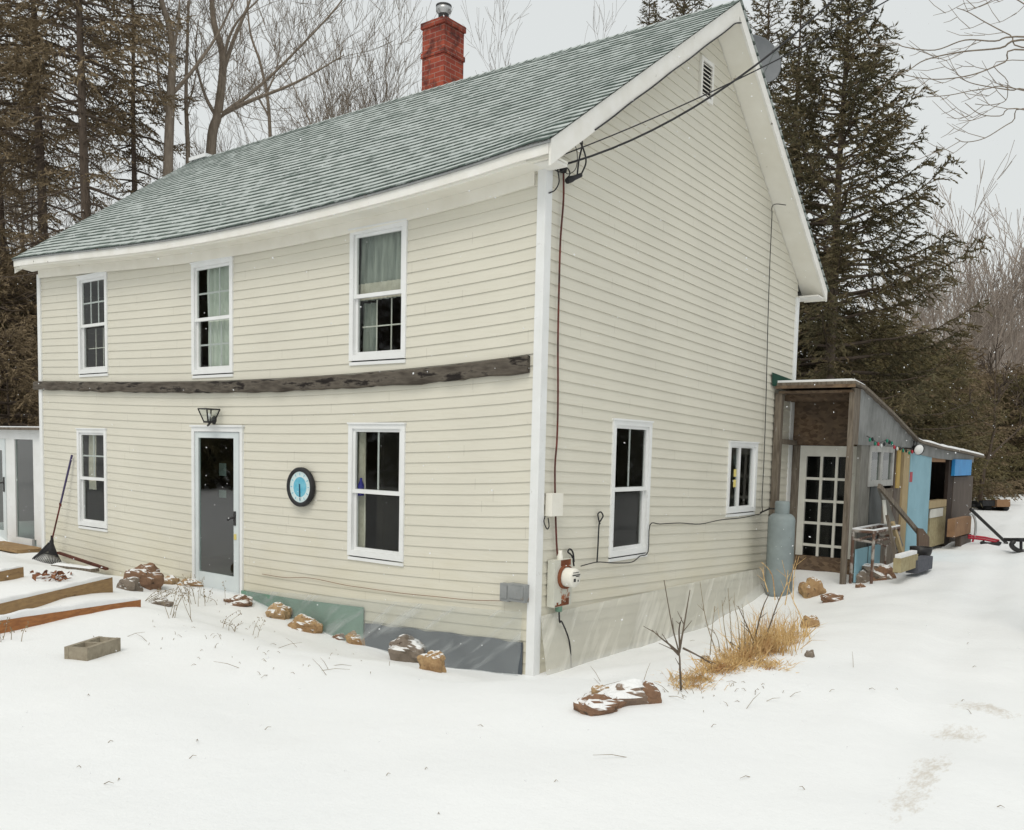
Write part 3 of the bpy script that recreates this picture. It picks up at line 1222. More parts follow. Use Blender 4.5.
# oversailing course half way up
for (x0, y0, x1, y1) in ((cx0 - ca - .016, cy0 - ca - .016, cx0 + ca + .016, cy0 - ca - .001), (cx0 + ca + .001, cy0 - ca - .0008, cx0 + ca + .016, cy0 + ca + .016), (cx0 - ca - .016, cy0 - ca - .0008, cx0 - ca - .001, cy0 + ca + .016), (cx0 - ca, cy0 + ca + .001, cx0 + ca, cy0 + ca + .016)):
    mb.box((x0, y0, zmid - .07), (x1, y1, zmid))
ch = mb.build("chimney", MAT["brick"], house)
mb = MB()
mb.lathe((cx0, cy0, zt), [(.075, 0), (.075, .16), (.115, .20), (.115, .26), (.0, .28)], 20)
mb.build("flue_cap", MAT["galv"], ch)
mb = MB()
mb.lathe((cx0, cy0, zt), [(.118, .262), (.118, .285), (0, .30)], 20)
mb.lathe((cx0, cy0, zt), [(.079, .10), (.079, .16)], 20)
mb.build("flue_band", MAT["blackmetal"], ch)

# --- gable vent
pv = [onx(701.5, 63, .04), onx(714.3, 64, .04), onx(712, 107, .04)]
vy0, vy1 = pv[0].y, pv[1].y
vz1, vz0 = onx(707, 62).z, onx(707, 104).z
mb = MB()
frame_boxes(mb, Bgable, vy0, vy1, vz0, vz1, .045, .0, .045)
vt = mb.build("gable_vent", MAT["peel"], house)
mb = MB()
Bgable(mb, vy0 + .04, vy1 - .04, .014, .02, vz0 + .04, vz1 - .04)
mb.build("vent_backing", MAT["dark"], vt)
mb = MB()
k = 8
for i in range(k):
    zz = vz0 + .05 + (vz1 - vz0 - .1) * (i + .5) / k
    mb.obb((.032, (vy0 + vy1) / 2, zz), ((.8, 0, -.6), (0, 1, 0), (.6, 0, .8)), (.022, (vy1 - vy0) / 2 - .046, .004))
mb.build("vent_louvre", MAT["soffit"], vt)

# --- foundation covering on the front
pa, pb = ony(244, 590), ony(366, 606)
mb = MB()
pts_top = [(x, ony(u, v).z) for u, v, x in ((244, 590, ony(244, 590).x), (300, 599, ony(300, 599).x), (366, 607, ony(366, 607).x))]
rows = []
for x, zt_ in pts_top:
    rows.append([V((x, -.03, -.5)), V((x, -.045, -.5)), V((x, -.045, zt_)), V((x, -.03, zt_))])
mb.grid(rows, smooth=False, closed=True)
mb.face(rows[-1])
mb.face(rows[0][::-1])
mb.build("foundation_board", MAT["greenboard"], house)
mb = MB()
rows = []
xa, xb = ony(367, 620).x, -.105
for i in range(13):
    t = i / 12
    x = xa + (xb - xa) * t
    u = 367 + (530 - 367) * t
    zt_ = ony(u, 623 + 20 * t).z + .012 * math.sin(i * 2.1)
    rows.append([V((x, -.026, -.5)), V((x, -.036, -.5)), V((x, -.036, zt_)), V((x, -.026, zt_))])
mb.grid(rows, smooth=False, closed=True)
mb.face(rows[-1])
mb.face(rows[0][::-1])
mb.build("foundation_wall", MAT["foundation"], house)
# plastic sheeting, front
mb = MB()
rows, uvs = [], []
x0s, x1s = ony(250, 600).x, -.108
for j in range(13):
    t = j / 12
    r_, q_ = [], []
    for i in range(81):
        k = i / 80
        x = x0s + (x1s - x0s) * k
        ztop = lerp_tab(x, [(x0s, ony(250, 589).z), (x1s, ony(530, 613).z + .01)])
        zbot = ground(x, -.1) - .15
        zz = zbot + (ztop - zbot) * t
        o_ = .052 + .05 * (1 - t) * (.6 + mnoise.noise(V((x * 2.5 + zz * 2, zz * 1.2, 9)))) + .022 * mnoise.noise(V((x * 6 + zz * 5, zz * 2, 2)))
        r_.append(V((x, -o_, zz)))
        q_.append((x, zz))
    rows.append(r_)
    uvs.append(q_)
mb.grid(rows, uvs)
mb.build("plastic_sheet", MAT["plastic_front"], house)
# plastic sheeting, gable
mb = MB()
rows, uvs = [], []
for j in range(15):
    t = j / 14
    r_, q_ = [], []
    for i in range(91):
        k = i / 90
        y = .045 + 5.68 * k
        ztop = lerp_tab(y, [(0, .545), (.5, onx(562, 609).z), (5.6, onx(764, 567).z + .01), (6, .5)])
        zbot = ground(.15, y) - .12
        zz = zbot + (ztop - zbot) * t
        dg = mnoise.noise(V((y * 1.6 - zz * 1.7, (y * .3 + zz) * .5, 3)))
        dg2 = mnoise.noise(V((y * 5 - zz * 5.0, zz * .6, 8)))
        o_ = .038 + (1 - t) * (.10 + .07 * dg + .16 * sstep(.70, 1.0, k)) + .018 * dg2 * (1 - t * .6) + .01
        r_.append(V((max(.031, o_), y, zz)))
        q_.append((y, zz))
    rows.append(r_)
    uvs.append(q_)
mb.grid(rows, uvs)
mb.build("plastic_sheet", MAT["plastic"], house)

# ================================================================== things fixed on or hung from the house
# lantern
p = ony(209, 415, -.16)
pw = ony(213, 420, -.03)
lan = thing("wall_lantern", "black carriage lantern with tapered glass above the storm door", "lantern", (p.x, -.03, p.z))
mb = MB()
mb.lathe((pw.x, -.025, p.z - .06), [(0, -.03), (.05, -.03), (.055, -.01), (.05, 0), (0, .0)], 16, ((1, 0, 0), (0, 0, 1), (0, -1, 0)))
mb.tube(smooth_path([(pw.x, -.03, p.z - .06), (pw.x - .01, -.10, p.z - .13), (p.x, -.16, p.z - .12), (p.x, -.16, p.z - .08)]), .012, 8)
mb.build("bracket", MAT["blackmetal"], lan)
mb = MB()
r0, r1, h0, h1 = .045, .095, p.z - .085, p.z + .075
cs = [(-1, -1), (1, -1), (1, 1), (-1, 1)]
for i in range(4):
    a, b = cs[i], cs[(i + 1) % 4]
    A0, A1 = V((p.x + a[0] * r0, -.16 + a[1] * r0, h0)), V((p.x + a[0] * r1, -.16 + a[1] * r1, h1))
    B0, B1 = V((p.x + b[0] * r0, -.16 + b[1] * r0, h0)), V((p.x + b[0] * r1, -.16 + b[1] * r1, h1))
    for q in ((A0, A1), (A0, B0), (A1, B1)):
        mb.beam(q[0], q[1], .014, .014, (0, .3, 1))
mb.box((p.x - .05, -.21, h0 - .015), (p.x + .05, -.11, h0 + .002))
mb.build("cage", MAT["blackmetal"], lan)
mb = MB()
for i in range(4):
    a, b = cs[i], cs[(i + 1) % 4]
    mb.face([(p.x + a[0] * r0, -.16 + a[1] * r0, h0), (p.x + b[0] * r0, -.16 + b[1] * r0, h0), (p.x + b[0] * r1, -.16 + b[1] * r1, h1), (p.x + a[0] * r1, -.16 + a[1] * r1, h1)])
mb.build("lantern_glass", MAT["glass"], lan)
mb = MB()
mb.lathe((p.x, -.16, h0), [(0, 0), (.012, 0), (.012, .05), (.025, .07), (.02, .10), (0, .11)], 12)
mb.build("bulb", MAT["white"], lan)

# round clock
p = ony(301.5, 487, -.05)
ck = thing("wall_clock", "round black rimmed outdoor clock with pale blue face on the siding", "clock", (p.x, -.03, p.z))
AX = ((1, 0, 0), (0, 0, 1), (0, -1, 0))
rr = .232
c0 = V((p.x, -.028, p.z))
mb = MB()
mb.lathe(c0, [(rr - .01, 0), (rr, .015), (rr, .05), (rr - .012, .066), (rr - .028, .066), (rr - .05, .05), (rr - .05, .044), (rr - .052, .03), (0, .03)], 48, AX)
mb.build("rim", MAT["black"], ck)
mb = MB()
mb.lathe(c0, [(rr - .048, .046), (.118, .046)], 48, AX, False)
mb.build("outer_dial", MAT["clock_face"], ck)
mb = MB()
mb.lathe(c0, [(.118, .0462), (0, .0462)], 40, AX, False)
mb.build("inner_dial", MAT["clock_blue"], ck)
mb = MB()
mb.beam(c0 + V((-.004, -.05, .035)), c0 + V((.004, -.05, -.115)), .018, .004, (0, 1, 0))
mb.beam(c0 + V((0, -.0535, -.11)), c0 + V((.015, -.0535, -.155)), .007, .003, (0, 1, 0))
mb.build("hand", MAT["clock_dark"], ck)
mb = MB()
for k in range(12):
    a = k * math.tau / 12
    q = c0 + V((math.sin(a) * .152, -.048, math.cos(a) * .152))
    dv = V((math.sin(a), 0, math.cos(a)))
    mb.obb(q, (dv, (0, 1, 0), dv.cross(V((0, 1, 0)))), (.014, .001, .004))
mb.build("hour_mark", MAT["clock_blue"], ck)

# grey outlet boxes on the front wall
for (u0, u1, v0, v1, lb, ang) in ((505.5, 514, 582, 601, "small rounded grey cover box, the one farther from the white corner board", 0), (514.5, 531, 582, 602, "wider grey metal box touching the white corner board", 1)):
    a, b = ony(u0, v0), ony(u1, v1)
    mb = MB()
    th = .075 if ang else .06
    mb.box((a.x, -.026 - th, b.z), (b.x, -.026, a.z))
    o = mb.build("electrical_box", MAT["metal_grey"], loc=(a.x, -.026, b.z))
    bv = o.modifiers.new("bevel", "BEVEL")
    bv.width = .012
    bv.segments = 3
    tag(o, lb, "electrical box", None)
    mb = MB()
    mb.box((a.x + .02, -.034 - th, b.z + .03), (b.x - .02, -.0262 - th, a.z - .02))
    mb.build("cover_plate", MAT["metal_grey"], o)

# wire along the foot of the front siding
mb = MB()
pts = [ony(u, v, -.035) for u, v in ((262, 574), (285, 577.5), (310, 578), (345, 585), (365, 588), (400, 593), (440, 597), (470, 600), (508, 601))]
mb.tube(smooth_path(pts), .004, 5)
tag(mb.build("cable", pmat("faded_brown_wire", (.30, .19, .13), (.22, .14, .10), 5, .7), loc=pts[0]), "thin reddish wire sagging along the lower front siding", "cable")

# small grey box on the gable near the corner
a, b = onx(543.5, 493), onx(554, 515)
mb = MB()
mb.box((.027, a.y, b.z), (.105, b.y - .0, a.z))
o = mb.build("junction_box", MAT["soffit"], loc=(.027, a.y, b.z))
bv = o.modifiers.new("bevel", "BEVEL")
bv.width = .01
tag(o, "small pale junction box on the gable above the electric meter", "electrical box")
mb = MB()
mb.tube(smooth_path([onx(545, 516, .06), onx(544, 522, .06), onx(547, 529, .06), onx(549, 526, .05), onx(548, 518, .05)]), .006, 5)
mb.build("lead_wire", MAT["black"], o)

# electric meter
a, b = onx(551.5, 559), onx(551.5, 605)
ym0, ym1 = onx(553.5, 580, .1).y, onx(553.5, 580, .1).y + .30
mt = thing("electric_meter", "rusty cream meter box with a round glass electric meter", "electric meter", (.03, ym0, b.z))
mb = MB()
mb.box((.027, ym0, b.z), (.112, ym1, a.z))
o = mb.build("meter_box", MAT["meter"], mt)
bv = o.modifiers.new("bevel", "BEVEL")
bv.width = .008
zc = onx(570, 573).z - .03
cm = V((.112, (ym0 + ym1) / 2 + .015, zc + .03))
AXG = ((0, 1, 0), (0, 0, 1), (1, 0, 0))
mb = MB()
mb.lathe(cm, [(.118, .001), (.118, .03), (.10, .03)], 28, AXG)
mb.box((.1125, ym0 + .10, a.z - .06), (.115, ym1 - .03, a.z - .003))
for i in range(9):
    y = ym0 + .02 + i * .026
    mb.box((.1125, y, b.z + .005), (.116, y + .0255, b.z + .02 + .05 * (i / 9) + .02 * math.sin(i * 1.9)))
mb.build("rust_ring", MAT["rust"], mt)
mb = MB()
mb.lathe(cm, [(.093, .0), (.093, .12), (.086, .135), (0, .137)], 28, AXG)
mb.build("meter_dial", MAT["soffit"], mt)
mb = MB()
for (dy, dzv, h, w_) in ((-.03, .03, .006, .03), (.035, .03, .005, .035), (.03, .015, .004, .03), (-.02, -.02, .016, .018), (.04, -.03, .008, .008), (.0, .055, .003, .05)):
    mb.box((cm.x + .1372, cm.y + dy - w_, cm.z + dzv - h), (cm.x + .1395, cm.y + dy + w_, cm.z + dzv + h))
mb.build("meter_register", MAT["blackmetal"], mt)
mb = MB()
mb.lathe((.08, ym0 + .13, a.z), [(.03, 0), (.03, .03), (.02, .06), (.02, .09), (0, .09)], 14)
mb.build("conduit_fitting", MAT["soffit"], mt)
mb = MB()
mb.lathe((.08, ym0 + .13, b.z - .055), [(0, 0), (.035, 0), (.035, .054)], 14)
mb.build("ground_fitting", MAT["greenboard"], mt)
mb = MB()
pts = [V((.085, ym0 + .13, b.z - .05)), V((.09, ym0 + .14, b.z - .16))] + [onx(u, v, .12) for u, v in ((562, 622), (569, 640), (571, 660), (571, 674))]
mb.tube(smooth_path(pts), .008, 6)
mb.build("ground_wire", MAT["black"], mt)

# red conduit from the weatherhead down to the meter
mb = MB()
pts = [onx(u, v, .05) for u, v in ((563.5, 168), (563.5, 200), (560.5, 240), (559, 290), (558, 340), (558, 400), (557, 440), (555, 468), (555.5, 510), (556.5, 540), (557.5, 556))]
mb.tube(smooth_path(pts), .0095, 7)
tag(mb.build("conduit", MAT["redcable"], loc=pts[-1]), "rusty red service cable running down the gable to the meter", "cable")

# black weatherhead splice and loops
mb = MB()
pa, pb = onx(567, 181, .10), onx(581, 175, .14)
mb.tube([pa, pa.lerp(pb, .35), pa.lerp(pb, .5), pb], [.028, .03, .024, .02], 8)
sp = mb.build("cable_splice", MAT["black"], loc=pa)
tag(sp, "black cable splice hanging in loops under the rake by the corner", "cable splice")
mb = MB()
mb.tube(smooth_path([onx(581, 175, .13), onx(586, 162, .15), onx(583, 148, .16), onx(577, 137, .2), onx(580, 134, .25)]), .008, 6)
mb.tube(smooth_path([onx(577, 177, .13), onx(579, 160, .16), onx(582, 146, .16), onx(582, 134, .25)]), .008, 6)
mb.tube(smooth_path([onx(563, 168, .08), onx(568, 174, .1), onx(576, 168, .12), onx(577, 152, .14), onx(572, 139, .2)]), .004, 5)
mb.tube(smooth_path([onx(556, 160, .06), onx(558, 172, .08), onx(559, 182, .08), onx(555, 190, .05), onx(549, 193, .04)]), .006, 5)
mb.tube(smooth_path([onx(552, 168, .06), onx(560, 172, .1), onx(567, 168, .1), onx(570, 174, .1), onx(566, 179, .1)]), .006, 5)
mb.lathe(onx(563.5, 168, .05), [(.0, .05), (.04, .03), (.03, -.04), (.0, -.05)], 10)
mb.build("drip_loop", MAT["black"], sp)

# cable along the lower edge of the front rake
mb = MB()
pts = []
for i in range(22):
    y = .05 + (RY - .02) * i / 21
    pts.append(rw(OHX + .012, y, roof_z(y) + BZ * y - .222 + .004 * math.sin(i * 1.3)))
pts = pts[2:]
mb.tube(smooth_path(pts, 3), .008, 6)
tag(mb.build("cable", MAT["black"], loc=pts[0]), "black cable clipped along the lower edge of the front rake board", "cable")

# overhead service wires to the pole


def drop(a, b, sag, n=26):
    return [a.lerp(b, i / n) - V((0, 0, sag * 4 * (i / n) * (1 - i / n))) for i in range(n + 1)]


WIRES = ((onx(551, 168, .05), (1110, -340, 8.0), .80, .010, "thicker black service wire from the house corner, the lower at the wall"),
         (onx(549, 160, .05), (1110, -140, 8.0), .20, .006, "thinner black service wire from the house corner, the upper at the wall"))
for a, (u, v, dep), sg, r_, lb in WIRES:
    b = atd(u, v, dep)
    mb = MB()
    mb.tube(drop(a, b, sg), r_, 6)
    tag(mb.build("overhead_wire", MAT["black"], loc=a), lb, "wire")

# wire around the gable windows and up to the rake
mb = MB()
pts = [onx(u, v, .05) for u, v in ((581, 566), (592, 563), (600, 562), (615, 563), (632, 562), (640, 556), (648, 552), (650, 525), (660, 524), (680, 523), (700, 524), (720, 520), (740, 518), (755, 515), (762, 512), (762, 500), (764, 460), (766, 400), (768, 320), (770, 260), (771, 238), (772, 215), (772, 207))]
pts += [onx(776, 204, .2), onx(786, 205, .33)]
mb.tube(smooth_path(pts, 4), .006, 5)
w1 = mb.build("cable", MAT["black"], loc=pts[0])
tag(w1, "thin black cable looping under the gable windows and up to the eave", "cable")
mb = MB()
mb.tube(smooth_path([onx(u, v, .05) for u, v in ((597, 562), (598, 545), (599, 525), (601, 520), (603, 516), (601, 512), (598, 514), (599, 521), (600, 524))], 5), .008, 5)
tag(mb.build("cable", MAT["black"], loc=onx(597, 562, .05)), "short coiled black cable standing on the gable between meter and window", "cable")
mb = MB()
mb.tube(smooth_path([onx(u, v, .06) for u, v in ((574, 566), (572, 556), (568, 552), (570, 549), (573, 553), (574, 562))], 5), .009, 5)
tag(mb.build("cable", MAT["black"], loc=onx(574, 566, .06)), "twisted black cable end on top of the electric meter", "cable")

# satellite dish on the rear slope
pd = V((.08, 4.72, 0))
pd.z = roof_z(4.72) + BZ * 4.72 + .22
pd = atd(757, 60, (pd - CAM).dot(F))
dish = thing("satellite_dish", "grey satellite dish behind the peak on the rear roof slope", "satellite dish", (pd.x, pd.y, pd.z - .4))
nrm = (CAM - pd).normalized() * .75 + V((.45, .1, .5))
nrm.normalize()
da = nrm.cross(V((0, 0, 1))).normalized()
db = da.cross(nrm)
mb = MB()
mb.lathe(pd, [(0, -.05), (.12, -.045), (.24, -.02), (.33, .02), (.345, .028), (.335, .012), (.24, -.03), (0, -.06)], 32, (da, db, nrm))
mb.build("reflector", MAT["dish"], dish)
mb = MB()
ft = V((pd.x - .05, pd.y + .05, roof_z(pd.y + .05) + BZ * pd.y))
mb.tube([pd - nrm * .05, pd - nrm * .12, ft], .02, 8)
mb.box((ft.x - .08, ft.y - .08, ft.z - .02), (ft.x + .08, ft.y + .08, ft.z + .05))
mb.build("mount", MAT["metal_grey"], dish)
mb = MB()
tip = pd + nrm * .42 - db * .15
mb.tube([pd - db * .33 + nrm * .03, tip], .012, 6)
mb.lathe(tip, [(0, -.04), (.03, -.04), (.03, .05), (0, .05)], 10, (da, db, nrm))
mb.build("feed_arm", MAT["metal_grey"], dish)

# ================================================================== SUNROOM at the far end
YS = .30
X1 = -L - .06
X0 = X1 - 3.6
ztp = ony(20, 430, YS).z
sun = thing("sunroom", "white framed glass sunroom beyond the far end of the house", "sunroom", (X0, YS, .1))
mb = MB()
fl = ony(37, 550, YS).z


def S(mb, xa, xb, n0, n1, za, zb_):
    mb.box((xa, YS - n1, za), (xb, YS - n0, zb_))


xr = ony(38.5, 490, YS).x
S(mb, xr - .0, X1, 0, .05, -.1, ztp)
S(mb, xr - .07, xr - .001, 0, .048, fl + .18, ztp)
S(mb, xr - .16, xr - .071, 0, .0475, ztp - .16, ztp)
S(mb, X0, xr - .161, 0, .05, ztp - .16, ztp)
S(mb, X0, xr - .161, 0, .049, -.1, fl + .18)
xm0, xm1 = ony(10.5, 490, YS).x, ony(17.5, 490, YS).x
S(mb, xm0 - .05, xm1 + .02, 0, .045, fl + .181, ztp - .161)
S(mb, X0, X0 + .1, 0, .045, fl + .181, ztp - .161)
mb.build("wall_frame", MAT["white"], sun)
mb = MB()
xd = X0 + .9
S(mb, xd, xd + .09, .001, .06, fl, ztp - .162)
S(mb, xm0 - .16, xm0 - .051, .001, .06, fl, ztp - .162)
S(mb, xd + .09, xm0 - .16, .001, .059, ztp - .36, ztp - .162)
S(mb, xd + .09, xm0 - .16, .001, .059, fl, fl + .26)
dd = mb.build("door", MAT["door_paint"], sun)
mb = MB()
hx = xm0 - .10
hzz = ony(12, 483, YS).z
mb.box((hx - .02, YS - .075, hzz - .16), (hx + .02, YS - .061, hzz + .1))
mb.tube([(hx, YS - .075, hzz), (hx, YS - .12, hzz), (hx - .1, YS - .12, hzz - .01)], .014, 8)
mb.build("handle", MAT["blackmetal"], dd)
mb = MB()
S(mb, xd + .08, xm0 - .15, .02, .026, fl + .25, ztp - .35)
mb.build("pane", MAT["doorglass"], dd)
mb = MB()
S(mb, xm1 + .0, xr - .06, .015, .021, fl + .17, ztp - .15)
mb.build("pane", MAT["doorglass"], sun)
mb = MB()
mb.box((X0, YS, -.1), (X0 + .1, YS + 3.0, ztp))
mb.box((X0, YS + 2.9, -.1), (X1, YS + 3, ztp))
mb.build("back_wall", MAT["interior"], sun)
mb = MB()
mb.box((X0 - .1, YS - .18, ztp + .001), (X1, YS + 3.1, ztp + .04))
sr = mb.build("roof", MAT["oldwood"], sun)
mb = MB()
mb.box((X0 - .1, YS - .17, ztp + .041), (X1, YS + 3.1, ztp + .06))
mb.build("snow_cap", MAT["snow_cap"], sr)


# ================================================================== loose things in the front yard
def rock(u, v, wpx, hpx, mat, label, seed, flat=1.0, group=None, sink=.62, yaw=0, stretch=1.0, name="rock", cat="rock"):
    """boulder whose foot is seen at pixel (u, v)"""
    p = on_ground(u, v)
    dep = (p - CAM).dot(F)
    rx, rz = wpx * dep / FOC / 2, hpx * dep / FOC / 2
    rz = hpx * dep / FOC / (2 - sink)
    vd = V((F.x, F.y, 0)).normalized()
    p = p + vd * (rx * flat * .5)
    p.z = ground(p.x, p.y) - .02
    rnd = random.Random(seed)
    mb = MB()
    n, m = 30, 20
    rows = []
    o = V((rnd.uniform(0, 50), rnd.uniform(0, 50), rnd.uniform(0, 50)))
    ry = rx * flat * .85
    base = _R0 * math.cos(rad(yaw)) + V((-_R0.y, _R0.x, 0)) * math.sin(rad(yaw))
    bb = V((-base.y, base.x, 0))
    for j in range(m + 1):
        th = math.pi * j / m
        r_ = []
        for i in range(n):
            ph = math.tau * i / n
            dv = V((math.sin(th) * math.cos(ph), math.sin(th) * math.sin(ph), math.cos(th)))
            k = 1 + .42 * mnoise.noise(dv * 1.3 + o) + .16 * mnoise.noise(dv * 3.1 + o) + .10 * abs(mnoise.noise(dv * 2.6 - o)) + .05 * mnoise.noise(dv * 8 + o)
            k *= 1 - .16 * max(0.0, dv.dot(V((math.sin(seed), math.cos(seed * 2.3), .5)).normalized()) - .45)
            kx = (abs(dv.x) ** .93) * (1 if dv.x > 0 else -1)
            kz = (abs(dv.z) ** .88) * (1 if dv.z > 0 else -1)
            r_.append(p + base * (kx * rx * k) + bb * (dv.y * ry * k) + V((0, 0, rz * (1 - sink) + kz * rz * k)))
        rows.append(r_)
    mb.grid(rows, closed=True, smooth=False)
    ob = mb.build(name, mat, loc=p)
    return tag(ob, label, cat, group)


rock(277, 618, 25, 14, MAT["rock_tan"], "smooth tan stone on the bank before the green board", 1, yaw=25)
rock(303, 630, 34, 14, MAT["rock_orange"], "long pitted ochre stone on the bank before the green board", 2, flat=.7, yaw=-20)
rock(357, 644, 24, 13, MAT["rock_orange"], "small golden stone on the bank at the end of the green board", 3)
rock(341, 640, 16, 8, MAT["rock_brown"], "dark brown stone partly hidden beside the small golden stone", 4)
rock(408, 661, 42, 24, MAT["rock_grey"], "large grey stone with snow on top before the dark foundation", 5, yaw=-15)
rock(431, 671, 28, 22, MAT["rock_orange"], "orange stone leaning before the large grey stone", 6)
rock(237, 605, 27, 10, MAT["rock_brown"], "flat brown stone with a snow cap below the storm door", 7)
rock(191, 586, 24, 8, MAT["rock_orange"], "low orange brown stone at the left foot of the storm door", 8)
rock(140, 584, 36, 20, MAT["rock_brown"], "big rounded brown stone against the siding beyond the planter boards", 9)
rock(168, 584, 18, 9, MAT["rock_tan"], "pale stone tucked beside the wall between boulder and storm door", 10)
rock(160, 605, 22, 8, MAT["rock_grey"], "flat grey stone poking from the snowy bank before the wall", 11, flat=.6)
rock(127, 590, 22, 14, MAT["rock_grey"], "grey stone at the end of the planter board", 12)
# near cluster at the house corner
MAT["rock_snowy"] = rock_mat("snow_laden_rock", (.26, .19, .14), (.17, .12, .09), bias=.3, lo=.42)
rock(600, 712, 54, 17, MAT["rock_brown"], "long flat brown stone lying nearest the driveway in the corner group", 13, flat=.7, yaw=24)
rock(628, 704, 62, 20, MAT["rock_snowy"], "broad low stone heaped with snow in the middle of the corner group", 15, flat=.75, yaw=16)
rock(648, 703, 24, 21, MAT["rock_brown"], "blunt brown stone in the corner group facing the dry grass", 14, flat=.8)
rock(602, 694, 20, 11, MAT["rock_tan"], "small round stone at the back of the corner group", 16)
# by the tank and the annex
rock(813, 596, 26, 17, MAT["rock_orange"], "snow capped ochre stone beside the propane tank", 17)
rock(834, 601, 24, 9, MAT["rock_brown"], "flat dark reddish stone in the snow before the shed post", 18, flat=.6)
rock(811, 627, 17, 13, MAT["rock_orange"], "rough tan stone in the snow beyond the dry grass", 19)
rock(862, 583, 18, 12, MAT["rock_grey"], "grey stone at the foot of the shed corner post", 20)
rock(880, 578, 36, 14, MAT["rock_grey"], "flat snow covered stone under the metal frame", 21)
rock(882, 579, 26, 12, MAT["rock_brown"], "pointed brown stone before the metal frame", 22)
rock(861, 587, 9, 5, MAT["rock_brown"], "tiny dark stone alone in the snow before the shed", 23)
rock(705, 661, 10, 8, MAT["rock_grey"], "tiny dark stone at the foot of the dry grass", 24)
rock(810, 657, 9, 9, MAT["rock_grey"], "small grey pebble stone standing in the snow beside the dry grass", 25)

# raised bed boards
def plank(p, q, h, th, mat, name, label, snow=None, cat="board", end_drop=0):
    p, q = V(p), V(q)
    o_ = thing(name, label, cat, p.lerp(q, .5))
    mb = MB()
    mb.beam(p, q, th, h)
    pb = mb.build("board", mat, o_)
    bv = pb.modifiers.new("bevel", "BEVEL")
    bv.width = .006
    if snow:
        d = (q - p)
        L_ = d.length
        d.normalize()
        sd = d.cross(V((0, 0, 1))).normalized()
        upv = sd.cross(d)
        mb = MB()
        rows = []
        for i in range(25):
            t = i / 24
            c = p.lerp(q, .01 + .98 * t) + upv * (h / 2)
            hh = snow * (.75 + .5 * mnoise.noise(V((t * 9, h * 5, p.x)))) * min(1, min(t, 1 - t) * 14 + .15)
            hw = th * .5 + .006 * mnoise.noise(V((t * 13, 2, p.y)))
            rows.append([c + sd * (-hw), c + sd * (-hw * .95) + upv * hh * .7, c + sd * (-hw * .4) + upv * hh, c + sd * (hw * .4) + upv * hh, c + sd * (hw * .95) + upv * hh * .7, c + sd * hw])
        mb.grid(rows)
        mb.face(rows[0])
        mb.face(rows[-1][::-1])
        mb.build("snow_cap", MAT["snow_cap"], o_)
    return o_


# bed 1: board whose top edge runs (0,603)-(110,577)
a = on_ground(111, 592)
a.z += .09
ba = on_ground(-30, 622)
zt1 = atd(111, 578, (a - CAM).dot(F))
a = V((a.x, a.y, zt1.z - .09))
bdep = (ba - CAM).dot(F)
bb = atd(-30, 611, bdep)
plank(a, V((bb.x, bb.y, bb.z - .09)), .20, .05, MAT["board"], "planter_board", "longer weathered tan planter board reaching the house, snow along its top", .05)
a2 = on_ground(139, 607)
a2t = atd(139, 600, (a2 - CAM).dot(F))
b2 = on_ground(-30, 640)
b2t = atd(-30, 622, (b2 - CAM).dot(F))
plank(V((a2t.x, a2t.y, a2t.z - .06)), V((b2t.x, b2t.y, b2t.z - .085)), .13, .05, MAT["orangeboard"], "planter_board", "rusty orange planter board nearest the cinder block", .07)
a3 = on_ground(22, 577)
b3 = on_ground(-20, 586)
plank(a3 + V((0, 0, .05)), b3 + V((0, 0, .05)), .14, .05, MAT["board"], "planter_board", "short half buried board at the edge of the planter mound", .03)
# old boards flat against the wall
pA, pB = ony(62, 566, -.35), ony(95, 572, -.25)
plank(V((pA.x, -.45, ground(pA.x, -.45) + .07)), V((pB.x + .1, -.30, ground(pB.x, -.3) + .07)), .05, .14, MAT["oldwood"], "plank", "snow topped plank lying against the siding under the window", .03)
plank(V((pA.x - .5, -.16, ground(pA.x - .5, -.1) + .16)), V((pB.x + .1, -.12, ground(pB.x, -.1) + .10)), .035, .05, pmat("dark_red_board", (.13, .045, .03), (.08, .03, .022), 6, .9), "plank", "dark red plank along the foot of the siding under the window", None)
mb = MB()
rnd = random.Random(5)
for (uu, vv, wpx) in ((42, 577, 9), (54, 581, 7), (62, 579, 6), (50, 575, 5)):
    c = on_ground(uu, vv, .0)
    for k in range(15):
        q = c + V((rnd.gauss(0, .09), rnd.gauss(0, .07), rnd.uniform(.0, .05)))
        ax = V((rnd.uniform(-1, 1), rnd.uniform(-1, 1), rnd.uniform(-.3, .3))).normalized()
        bx = ax.orthogonal().normalized()
        s_ = rnd.uniform(.02, .05)
        mb.face([q - ax * s_, q + bx * s_ * .6, q + ax * s_, q - bx * s_ * .6 + V((0, 0, .01))])
tag(mb.build("fallen_leaves", MAT["leaves"], loc=on_ground(50, 577)), "patch of reddish dead leaves on the snowy planter mound", "leaves", kind="stuff")
# wooden step at the sunroom
pS = ony(8, 556, -.5)
st = thing("wooden_step", "pale timber step at the foot of the sunroom door", "step", (pS.x, -.5, .2))
c = ony(20, 557, -.2)
mb = MB()
zt_ = ony(10, 548, -.2).z
mb.box((c.x - 1.6, -.25, zt_ - .05), (c.x, .2, zt_))
mb.build("tread", MAT["board"], st)
mb = MB()
mb.box((c.x - 1.6, -.23, zt_ - .17), (c.x - .06, -.20, zt_ - .075))
mb.box((c.x - .055, -.23, zt_ - .3), (c.x - .001, .2, zt_ - .051))
mb.box((c.x - 1.6, -.24, zt_ - .3), (c.x - .06, -.21, zt_ - .19))
mb.build("riser", MAT["lumber_light"], st)

